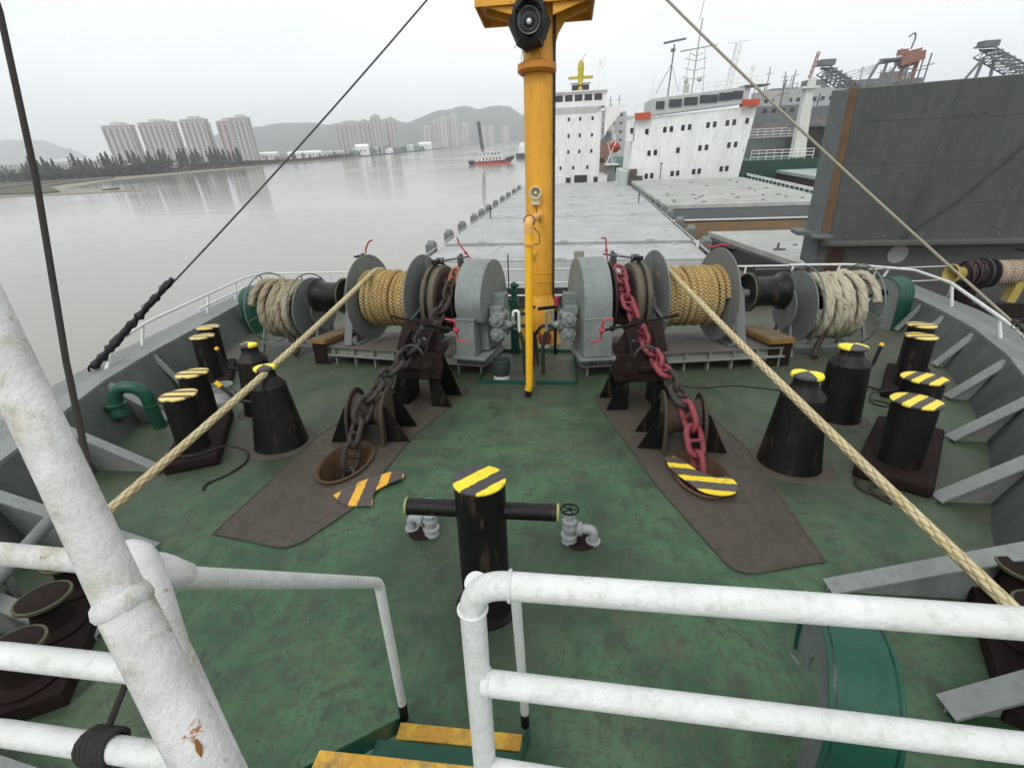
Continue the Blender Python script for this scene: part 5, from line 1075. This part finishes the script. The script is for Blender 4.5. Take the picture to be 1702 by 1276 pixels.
clm=[paint('far_%s'%n,c,tuple(q*.7 for q in c),.15,sc=.12,rough=.8) for n,c in (('slate',(.16,.17,.18)),('mauve',(.20,.17,.175)),('pale',(.42,.43,.42)),('rust',(.24,.13,.09)),('teal',(.16,.24,.24)),('buff',(.40,.37,.29)))]
def depot(label,name,cat,x,y,wx,wy,h,mat,roof=None,zb=-11,group=None,masts=0,seed=0):
    rg=random.Random(seed); t=thing(name,label,cat,(x,y,zb),0,'world',group)
    m=MB(); m.box((0,0,h/2),(wx,wy,h)); b=m.build('body',mat,t)
    m=MB()
    for i in range(int(wx/3)):
        for j in range(max(1,int(h/4))): m.box((-wx/2+1.5+i*3,-wy/2-.05,2.5+j*4),(1.4,.1,1.3))
    m.build('window_rows',glassd,b)
    m=MB(); m.box((0,0,h+.4),(wx*.7,wy*.6,.8)); m.box((wx*.2,0,h+1.6),(wx*.25,wy*.4,3)); 
    for k in range(masts): q=rg.uniform(-.45,.45)*wx; hh=rg.uniform(3,9); m.tube([(q,-wy*.3,h),(q,-wy*.3,h+hh)],.18,5); m.tube([(q-1.3,-wy*.3,h+hh*.7),(q+1.3,-wy*.3,h+hh*.75)],.1,4)
    m.build('roof_gear',roof or mat,t)
    return t
# moored ships / sheds behind
depot('dark mauve moored hull behind the green deck, right of the white deckhouse','moored_ship','ship',60,140,26,14,14.5,clm[1],clm[0],masts=4,seed=1)
depot('grey green ship superstructure beside the cream crane post','moored_ship','ship',82,150,14,14,19,clm[4],clm[0],masts=5,seed=2)
depot('pale quay building with roof masts above the mauve hull','port_building','building',92,230,30,14,26,clm[2],clm[0],masts=8,seed=3)
depot('slate grey port block farthest right behind the raised panel edge','port_building','building',135,255,26,16,29,clm[0],clm[1],masts=6,seed=4)
depot('buff harbour office between the deckhouse canopy and crane post','port_building','building',75,205,13,14,20,clm[0],clm[2],masts=5,seed=5)
depot('far pale shipyard block seen between the two white deckhouses','port_building','building',24,300,16,16,24,clm[2],clm[0],masts=4,seed=6)
depot('rust brown workshop low between the two white deckhouses','port_building','building',11.5,170,9,14,11.5,clm[3],clm[0],masts=5,seed=7)
depot('teal grey moored coaster between the two white deckhouses','moored_ship','ship',13.5,125,6,10,9.0,clm[4],clm[2],masts=5,seed=8)
# conveyors and cranes above the panel
def loader(label,loc,a,b,legs,mat,wd=4.2,scale=1):
    t=thing('shiploader_boom',label,'crane',loc,0,'world')
    m=MB(); lattice(m,a,b,wd,1.8,.16,12); m.build('boom',mat,t)
    m=MB(); a_,b_=Vector(a),Vector(b)
    for k in range(10): p=a_.lerp(b_,k/10); m.box(tuple(p+Vector((0,0,1.0))),(wd*1.1,.7,.35))
    m.box(tuple(a_+Vector((.4,0,1.6))),(3.4,2.6,1.3)); m.build('walkway_slats',clm[0],t)
    m=MB()
    for l in legs: m.tube([Vector(l[0]),Vector(l[1])],.35,6)
    m.build('leg',mat,t); return t
gm=paint('boom_grey',(.17,.18,.19),(.12,.13,.13),.1,sc=.3)
loader('grey lattice shiploader boom poking above the left corner of the slate panel',(65,150,0),(0.5,0,14.8),(14.5,1,7.5),[((9,10,9),(9,10,-11)),((14,14,7),(16,16,-11))],gm,3.6)
loader('grey lattice shiploader boom above the panel near the right frame edge',(99,150,0),(3.0,0,16.6),(20,1,9.0),[((3.5,0,15.5),(-1.0,0,8)),((6,0,15),(10,0,-11)),((12,8,12),(14,10,-11)),((3.5,0,15.5),(2,0,-11))],gm,4.4)
t=thing('dock_gantry','grey dock gantry frame above the panel beside the orange crane','crane',(78,150,0),0,'world')
m=MB(); 
for a_,b_ in (((-2.2,0,9),(.4,0,15.6)),((.4,0,15.6),(9,0,16.4)),((6.5,0,9.5),(6.2,0,16.2)),((2.0,0,9),(2.4,0,15.7)),((0,0,11.0),(7,0,11.4)),((3.2,0,11),(5,0,15.8)),((-2.2,0,9),(-2.6,0,-11)),((6.5,0,9.5),(6.5,0,-11))): m.tube([a_,b_],.33,6)
m.box((3.4,0,10.6),(7.4,2,.9)); m.box((4.0,0,16.3),(6.4,1.6,.4)); m.tube([(4.3,0,16.3),(5.0,0,18.5)],.12,5)
for k in range(5): m.tube([(.3,0,15.4-k*.2),(-9.5+k*.6,-1,13.4-k*.9)],.06,4)
m.build('frame',gm,t)
t=thing('dock_crane','tall orange red dock crane head with hooked top above the slate panel','crane',(86,150,0),0,'world')
om=paint('crane_orange_red',(.30,.14,.10),(.20,.10,.08),.15,sc=.3)
m=MB(); m.box((-.5,0,16.2),(5.2,3,2.0),(0,R(-12),0)); m.box((-2.6,0,17.6),(1.8,1.6,1.2)); m.prism([(-1.9,0,14.2),(.8,0,14.9),(1.9,0,18.4),(-1.4,0,17.8)],(0,1.5,0)); m.tube([(1.6,0,17.6),(1.3,0,9),(1.0,0,-11)],.42,6); m.tube([(-1.6,0,15.0),(-1.9,0,-11)],.36,6); m.build('jib_head',om,t)
m=MB(); m.tube(bend([(-.9,0,18.2),(-.6,0,20.4),(-1.0,0,21.6),(-2.2,0,20.7)],.8),.18,6); m.build('hook_top',clm[0],t)
m=MB()
for z in (8,10,12,14): m.tube([(-1.7,0,z),(1.4,0,z+1.2)],.2,5); m.tube([(-1.7,0,z),(1.4,0,z)],.16,5)
m.build('tower_bracing',clm[5],t)
# ============================================================ RIVER, LAND, HILLS
WZ=-11.0
m_,t_,b_=newmat('river_water'); v=vec(t_); b_.inputs['Base Color'].default_value=(.20,.19,.145,1); b_.inputs['Roughness'].default_value=.10; b_.inputs['IOR'].default_value=1.33
mp_=t_.nodes.new('ShaderNodeMapping'); mp_.inputs['Rotation'].default_value=(0,0,R(-20)); mp_.inputs['Scale'].default_value=(.35,1.2,1); t_.links.new(v,mp_.inputs[0])
nn=noise(t_,mp_.outputs[0],.55,4,.55); nl=noise(t_,v,.012,3,.5); t_.links.new(ramp(t_,nl,.35,.7,.07,.20),b_.inputs['Roughness'])
t_.links.new(mixc(t_,ramp(t_,nl,.35,.7),(.26,.25,.215),(.215,.205,.175)),b_.inputs['Base Color'])
pv=bump(t_,b_,nn,.10,.25); bump(t_,b_,noise(t_,mp_.outputs[0],.12,3,.5),.10,.8,pv); water=m_
m=MB(); m.add([(-4600,-500,WZ),(3000,-500,WZ),(3000,4600,WZ),(-4600,4600,WZ)],[(0,1,2,3)]); o=m.build('river',water,smooth=False); tag(o,'calm pale brown grey river between the ship and the far bank','water',kind='structure')
def land(name,pts,z,mat,label,skirt=1.2,kind='structure'):
    m=MB(); n=len(pts); vs=[(x,y,z) for x,y in pts]; cx_=sum(p[0] for p in pts)/n; cy_=sum(p[1] for p in pts)/n
    vs+=[(x,y,WZ-.5) for x,y in pts]; fs=[tuple(range(n))]+[(i,(i+1)%n,n+(i+1)%n,n+i) for i in range(n)]
    m.add(vs,fs); o=m.build(name,mat,smooth=False); return tag(o,label,'ground',kind=kind)
bankm=paint('bank_grass_mud',(.085,.090,.058),(.055,.060,.042),.3,(.14,.12,.085),.95,.03)
mudm=paint('tidal_mud',(.22,.20,.155),(.15,.14,.11),.3,(.28,.26,.21),.6,.02)
shore=[(-900,150),(-520,215),(-293,229),(-330,300),(-360,345),(-318,392),(-296,460),(-266,636),(-256,878),(-280,1500),(-230,2200),(200,3000),(2900,3600),(2900,4500),(-4500,4500),(-4500,150)]
land('river_bank',[(x-10,y+6) for x,y in shore],WZ+1.3,bankm,'low grassy far bank of the river')
land('mud_flat',[(-600,190),(-390,205),(-215,196),(-190,206),(-262,238),(-300,300),(-296,375),(-292,460),(-262,640),(-300,700),(-420,500),(-480,300),(-700,260)],WZ+.25,mudm,'pale mud flat along the waterline of the far bank')
land('marsh_strip',[(-640,225),(-420,222),(-240,204),(-235,209),(-300,262),(-322,330),(-345,345),(-420,300),(-600,262)],WZ+.9,bankm,'green marsh strip on the near spit of the bank')
land('quay_ground',[(26,100),(3000,100),(3000,3500),(140,2600),(100,700),(30,320),(14,200)],WZ+1.5,clm[0],'grey port ground beyond the ships on the right')
# hills
def hills(name,P,y,depth,mat,label):
    m=MB(); vs=[];fs=[]; rg=random.Random(3); n=90; rows=7
    xs=[p[0] for p in P]
    def hz(x):
        for (a,za),(b,zb) in zip(P,P[1:]):
            if a<=x<=b: t=(x-a)/(b-a); t=t*t*(3-2*t); return za+(zb-za)*t
        return 0
    for j in range(rows):
        f=math.sin(PI*.5*j/(rows-1))
        for i in range(n+1):
            x=xs[0]+(xs[-1]-xs[0])*i/n; h=max(hz(x),0)+rg.uniform(-4,4)*(1 if j else 0)+5*math.sin(i*.9+j)
            vs.append((x,y-depth*(1-j/(rows-1)),WZ+max(h,0)*f))
            if i and j: k=j*(n+1)+i; fs.append((k-n-2,k-n-1,k,k-1))
    m.add(vs,fs); o=m.build(name,mat,sharp=180); return tag(o,label,'hills',kind='structure')
hm=paint('wooded_hill',(.025,.045,.035),(.018,.032,.026),.0,rough=1,sc=.01)
hills('hills',[(-1990,20),(-1940,120),(-1880,140),(-1750,140),(-1600,150),(-1400,128),(-1250,140),(-1060,142),(-900,120),(-800,140),(-690,178),(-560,182),(-500,172),(-470,165),(-430,180),(-330,172),(-240,130),(0,110),(400,90),(900,60)],3000,700,hm,'wooded hills fading in haze behind the far bank')
hills('hills',[(-4560,140),(-4430,168),(-4250,158),(-4100,150),(-3930,90),(-3750,25)],3700,500,hm,'faint hazy ridge at the far left')
# ---- apartment towers
conc=paint('tower_concrete',(.52,.52,.50),(.41,.42,.41),.0,rough=.8,sc=.05)
conc2=paint('tower_concrete_dark_bays',(.26,.26,.25),(.19,.19,.19),.0,rough=.7,sc=.05)  # darker tone for the window bay strips
pinkm=paint('tower_pinkish',(.54,.45,.46),(.42,.36,.37),.0,rough=.8,sc=.05)
def tower(label,x,y,W_,D_,H_,floors,bays,rz=0,top=1,group='apartment towers on the far bank',mat=None,zb=-9.7):
    t=thing('apartment_tower',label,'tower block',(x,y,zb),rz,'world',group); mat=mat or conc
    m=MB(); bw=W_/bays
    m.box((0,0,H_/2),(W_-1,D_-1.6,H_))
    for b in range(bays+1):
        if b%2==0 or b==bays: 
            xx=-W_/2+b*bw; m.box((xx,-D_/2+.3,H_/2),(bw*.34,1.6,H_-(0 if b%4 else 2)))
    m.build('wall',mat,t)
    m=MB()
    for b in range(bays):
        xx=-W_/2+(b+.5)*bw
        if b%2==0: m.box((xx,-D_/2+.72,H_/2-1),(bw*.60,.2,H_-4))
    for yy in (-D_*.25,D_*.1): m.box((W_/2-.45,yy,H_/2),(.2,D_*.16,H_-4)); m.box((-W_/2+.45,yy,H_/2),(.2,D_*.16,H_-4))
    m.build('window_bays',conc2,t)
    m=MB(); fh=H_/floors
    for b in range(bays):
        if b%2==0:
            xx=-W_/2+(b+.5)*bw
            for f in range(1,floors): m.box((xx,-D_/2+.3,f*fh),(bw*.62,1.0,fh*.28))
        else:
            xx=-W_/2+(b+.5)*bw
            for f in range(floors): m.box((xx,-D_/2+.78,f*fh+fh*.5),(bw*.25,.1,fh*.45))
    m.build('balcony_slabs',mat,t)
    m=MB(); m.box((0,0,H_+.5),(W_+.6,D_,1.0)); m.box((0,0,H_+2.2*top),(W_*.42,D_*.55,3.4*top)); m.box((W_*.3,0,H_+1.5),(W_*.12,D_*.3,2.2)); m.build('roof',mat,t)
    return t
tw=[(-553,600,31,46,15,9,'pale apartment tower standing alone at the far left of the skyline',conc),
(-499,600,39,47,16,13,'broad pale apartment tower, second from the left on the bank',conc),
(-468,640,11,46,15,5,'pinkish apartment wing right behind the broad second tower',pinkm),
(-450,600,27,48,16,9,'apartment tower with dark bays in the middle of the left cluster',conc),
(-417,612,18,45,15,5,'slimmer apartment tower second from the right of the left cluster',pinkm),
(-390,600,19,47,16,7,'apartment tower at the right end of the left cluster',conc)]
for x,y,W_,H_,fl,b,lab,mt in tw: tower(lab,x,y,W_,15,H_,fl,b,R(14),mat=mt)
for i,(x,y,W_,H_,lab) in enumerate([(-372,840,16,42,'leftmost slab of the middle far tower cluster'),(-352,830,16,45,'second slab of the middle far tower cluster'),(-330,835,17,46,'third slab of the middle far tower cluster'),(-308,830,15,52,'tallest slab of the middle far tower cluster'),(-290,850,16,48,'rightmost slab of the middle far tower cluster')]):
    tower(lab,x,y,W_,16,H_,16,5,R(20),group='middle far tower cluster')
for i,(x,y,W_,H_,lab) in enumerate([(-312,1150,22,44,'leftmost tower of the far cluster near the mast'),(-290,1150,18,54,'second tower of the far cluster near the mast'),(-270,1140,20,60,'third tower of the far cluster near the mast'),(-250,1150,20,64,'tallest tower of the far cluster near the mast'),(-228,1160,18,46,'fifth tower of the far cluster near the mast'),(-208,1300,16,40,'low hazy tower right of the tall far cluster'),(-190,1300,16,42,'hazy tower beside the tugboat jib'),(-165,1400,18,40,'rightmost hazy tower left of the yellow mast')]):
    tower(lab,x,y,W_,16,H_-2,16,5,R(12),group='far tower cluster near the mast')
# long white sheds and low buildings along the bank
def shed(label,x,y,W_,D_,H_,mat,rz=0,group='sheds on the bank'):
    t=thing('waterfront_shed',label,'shed',(x,y,-9.7),rz,'world',group)
    m=MB(); m.prism([(-W_/2,-D_/2,0),(-W_/2,D_/2,0),(-W_/2,D_/2,H_*.8),(-W_/2,0,H_),(-W_/2,-D_/2,H_*.8)],(W_,0,0)); m.build('wall_and_roof',mat,t)
    m=MB()
    for k in range(int(W_/5)): m.box((-W_/2+2.5+k*5,-D_/2-.05,H_*.42),(2.0,.1,H_*.18))
    m.build('window_row',clm[0],t)
for a in (('long white waterfront shed with a row of small windows',-425,640,85,16,10,houseW,R(20)),('low white shed right of the long shed',-355,670,44,14,9,houseW,R(22)),('pale greenish shed farther along the bank',-300,640,26,14,8,clm[2],R(22)),
    ('white house block among the waterfront sheds',-285,700,18,12,14,houseW,R(15)),('low grey shed under the middle far towers',-305,760,40,14,9,clm[2],R(15)),('teal roofed factory along the far bank',-285,900,46,16,10,clm[4],R(10)),
    ('white boxy plant building near the far towers',-272,980,24,14,13,houseW,R(10)),('low pale wall building behind the left thicket',-395,395,46,10,7,clm[2],R(30)),('small white boathouse at the foot of the second tower',-385,475,18,8,4.5,houseW,R(30))): shed(*a)
# scattered small port houses as individuals
rg=random.Random(9)
ORD2='first second third fourth fifth sixth seventh eighth ninth tenth eleventh twelfth thirteenth fourteenth fifteenth sixteenth'.split()
for k in range(16):
    x=-300+rg.uniform(-10,30); y=690+k*28; mt=rg.choice([clm[0],clm[2],clm[4],houseW]); 
    m=MB(); w2=rg.uniform(8,16); h2=rg.uniform(4,10); m.box((0,0,h2/2),(w2,10,h2)); m.prism([(-w2/2,-5,h2),(w2/2,-5,h2),(w2/2,-5,h2+.1),(0,-5,h2+2),(-w2/2,-5,h2+.1)],(0,10,0))
    one(m,'waterfront_house',mt,ORD2[k]+' small low building counting away from us along the far bank','house',(x,y,-9.7),0,'world',group='small buildings lining the far bank')
# ---- trees
leafm=[paint('leaf_%d'%i,c,tuple(q*.6 for q in c),.0,rough=.9,sc=.3,bs=0) for i,c in enumerate(((.036,.056,.034),(.028,.046,.028),(.048,.068,.038)))]
bark=paint('bark',(.06,.05,.04),rough=.9,sc=2)
def crown_mb(rg,h,r,n,leaf,conif=True):
    m=MB()
    for k in range(n):
        f=rg.random()**.8; z=h*(.18+.82*f); rr=(r*(1.05-f)**.7 if conif else r*math.sqrt(max(.05,1-(2*f-1)**2)))*rg.uniform(.25,1.1); a=rg.uniform(0,2*PI)
        c=Vector((rr*math.cos(a),rr*math.sin(a),z)); s_=leaf*rg.uniform(.6,1.3)
        u_=Vector((rg.uniform(-1,1),rg.uniform(-1,1),rg.uniform(.1,1.4))).normalized()*s_*1.5; v_=Vector((rg.uniform(-1,1),rg.uniform(-1,1),rg.uniform(-1,1))).normalized()*s_*.6
        m.add([c-u_*.4-v_,c-u_*.4+v_,c+u_],[(0,1,2)])
    return m
TREES=[]
for i in range(5):
    rg=random.Random(40+i); h=12; t=thing('tree','dark feathery tree on the far bank','tree',(0,0,0),0,'world','feathery trees on the far bank')
    m=MB(); m.tube([(0,0,0),(.2,0,h*.5),(.1,.1,h*.96)],[.28,.18,.04],6)
    for k in range(6): a=rg.uniform(0,6.28); z=h*rg.uniform(.3,.8); m.tube([(0.1,0,z),(1.6*math.cos(a),1.6*math.sin(a),z+1.2)],[.08,.02],4)
    m.build('trunk',bark,t)
    M2=crown_mb(rg,h,1.7,520,.42); 
    for b in range(4):   # side leaders give the ragged outline
        a=rg.uniform(0,6.28); q=crown_mb(rg,h*rg.uniform(.5,.75),.85,150,.38); q.xf(Matrix.Translation((2.3*math.cos(a),2.3*math.sin(a),h*rg.uniform(.0,.2)))); M2.add(q.v,q.f)
    M2.build('crown',leafm[i%3],t,smooth=False); TREES.append(t)
spots=[]
rg=random.Random(12)
def trees_on(n,x0,y0,x1,y1,s0,s1,jit=8,lab=''):
    for k in range(n):
        f=(k+rg.uniform(-.35,.35))/max(1,n-1); spots.append((x0+(x1-x0)*f+rg.uniform(-jit,jit),y0+(y1-y0)*f+rg.uniform(-jit,jit),rg.uniform(s0,s1),lab))
trees_on(16,-700,330,-440,385,.8,1.15,8,'dark tree in the row at the far left end')
trees_on(11,-430,372,-352,372,1.1,1.5,6,'feathery tree in the group left of the first tower')
trees_on(10,-392,425,-330,432,1.2,1.55,5,'feathery tree in front of the first two towers')
trees_on(8,-352,470,-318,474,1.2,1.6,4,'feathery tree before the middle of the tower cluster')
trees_on(8,-330,540,-300,590,.5,.8,6,'small tree in front of the white sheds')
trees_on(14,-292,620,-275,1000,.6,1.0,6,'small distant tree among the waterfront houses')
ORD='first second third fourth fifth sixth seventh eighth ninth tenth eleventh twelfth thirteenth fourteenth fifteenth sixteenth seventeenth eighteenth nineteenth twentieth'.split()
byl={}
for q in sorted(spots,key=lambda q:q[0]/q[1]): byl.setdefault(q[3],[]).append(q)
for i,q in enumerate(spots):
    x,y,s_,lab=q; k_=byl[lab].index(q)
    o=TREES[i] if i<5 else copy_tree(TREES[i%5]); o['label']=ORD[k_]+' from the left, '+lab; o['group']=lab.replace('tree','trees',1)
    o.matrix_world=Matrix.Translation((x,y,-9.8))@Matrix.Rotation(rg.uniform(0,6.28),4,'Z')@Matrix.Diagonal((s_*1.05,s_*1.05,s_*.92,1))
# mangrove thicket: one mass nobody could count
m=MB(); rg=random.Random(77)
for k in range(30000):
    f=rg.random(); 
    if f<.45: g_=rg.random(); x=-760+g_*400; y=262+g_*62+rg.gauss(0,9)+ (20 if g_<.5 else 0)
    elif f<.8: g_=rg.random(); x=-372+g_*42; y=322+g_*70+rg.gauss(0,8)
    else: g_=rg.random(); x=-325+g_*45; y=400+g_*260+rg.gauss(0,6); x-=4
    hh=(12 if f<.45 else 9 if f<.8 else 5)*(.65+.35*math.sin(x*.11)*math.sin(x*.037+1)); z=-9.8+rg.random()**.7*hh; s_=.9*rg.uniform(.6,1.5)
    u_=Vector((rg.uniform(-1,1),rg.uniform(-1,1),rg.uniform(.2,1))).normalized()*s_; v_=Vector((rg.uniform(-1,1),rg.uniform(-1,1),rg.uniform(-1,1))).normalized()*s_*.7
    m.add([(x-u_.x-v_.x,y-u_.y-v_.y,z-u_.z*.5-v_.z),(x-u_.x+v_.x,y-u_.y+v_.y,z-u_.z*.5+v_.z),(x+u_.x,y+u_.y,z+u_.z)],[(0,1,2)])
o=m.build('mangrove_thicket',leafm[0],smooth=False); tag(o,'dense dark mangrove thicket along the left bank','bushes',kind='stuff')
# ============================================================ RIVER BOATS
t=thing('tugboat','red and white work boat with tall dark jib on the river','boat',(-47.5,322,WZ),R(9),'world')
m=MB(); m.prism([(-13.5,-3.2,1.6),(-12,-3.2,-.2),(12,-3.2,-.2),(14.2,-3.2,2.6),(10,-3.2,2.1),(-9,-3.2,1.5)],(0,6.4,0)); m.build('red_hull',paint('boat_red',(.46,.07,.045),(.34,.06,.05),.1,sc=.3),t)
m=MB(); m.prism([(-14.4,-3.3,2.2),(-13.6,-3.3,-.1),(-10.5,-3.3,-.1),(-10.0,-3.3,2.2)],(0,6.6,0)); m.prism([(9.5,-3.3,3.0),(9.0,-3.3,1.6),(12.5,-3.3,.9),(14.8,-3.3,2.6),(14.6,-3.3,4.0)],(0,6.6,0))
for k in range(9): m.lathe([(.25,-.2),(.55,-.2),(.55,.2),(.25,.2)],10,(-7+k*1.9,-3.35,1.6),'Y')
m.build('black_fenders',dk,t)
m=MB(); m.box((0,0,4.2),(15.5,4.6,.3)); m.box((.5,0,2.9),(13.5,4.2,2.6)); m.box((.8,0,5.6),(12.5,3.6,1.9)); m.box((.8,0,6.7),(13.6,4.4,.25)); 
for k in range(9): m.tube([(-7+k*1.8,-2.3,4.3),(-7+k*1.8,-2.3,6.6)],.1,4)
for k in range(8): m.tube([(-6+k*1.9,-2.2,6.8),(-6+k*1.9,-2.2,7.8)],.06,4)
m.tube([(-6,-2.2,7.8),(7.3,-2.2,7.8)],.06,4); m.tube([(1,0,6.8),(1,0,12.6)],.12,5); m.box((1,0,10.6),(2.0,.15,.15)); B_=m.build('white_cabin',houseW,t)
for k in range(6): q=MB(); q.box((-4.6+k*2.1,-2.13,2.9),(.9,.06,1.2)); q.build('window',glassd,B_)
for k in range(5): q=MB(); q.box((-3.9+k*2.3,-1.83,5.6),(1.1,.06,.8)); q.build('window',glassd,B_)
m=MB(); lattice(m,(-4.6,0,7.0),(-6.3,0,23.5),1.9,1.4,.22,12,up=(0,1,0)); m.bar((-4.6,0,7.0),(-6.3,0,23.5),1.2,.3,(0,1,0)); m.build('jib',clm[0],t)
t=thing('work_boat','second dark boat with white cabin half hidden behind the yellow mast','boat',(-33,405,WZ),R(80),'world')
m=MB(); m.prism([(-12,-3.5,3.2),(-11,-3.5,-.2),(11,-3.5,-.2),(14,-3.5,4.2),(8,-3.5,3.2)],(0,7,0)); m.build('dark_hull',paint('boat_slate_blue',(.06,.08,.12),sc=.3),t); m=MB(); m.box((-3,0,5.8),(9,5,5.4)); m.box((-2,0,9.4),(5,4,2.2)); m.build('white_cabin',houseW,t)
m=MB(); m.prism([(-4,0,.5),(-3.5,0,-.1),(3.5,0,-.1),(4.5,0,.8)],(0,1.2,0)); one(m,'mud_skiff',dk,'tiny dark skiff moored by the mud spit at the far left','boat',(-212,212,WZ+.2),0,'world')
# ============================================================ HAZE
m=MB(); m.box((-800,2050,99),(7800,5300,222)); 
hzm=bpy.data.materials.new('haze_air'); hzm.use_nodes=True; tn=hzm.node_tree; tn.nodes.clear(); o1=tn.nodes.new('ShaderNodeOutputMaterial'); v1=tn.nodes.new('ShaderNodeVolumePrincipled'); v1.inputs['Density'].default_value=.00030; v1.inputs['Color'].default_value=(.96,.98,1,1); v1.inputs['Anisotropy'].default_value=.2
tn.links.new(v1.outputs[0],o1.inputs['Volume'])
HAZE=m.build('haze',hzm,smooth=False); tag(HAZE,'pale haze over the river','haze',kind='stuff')
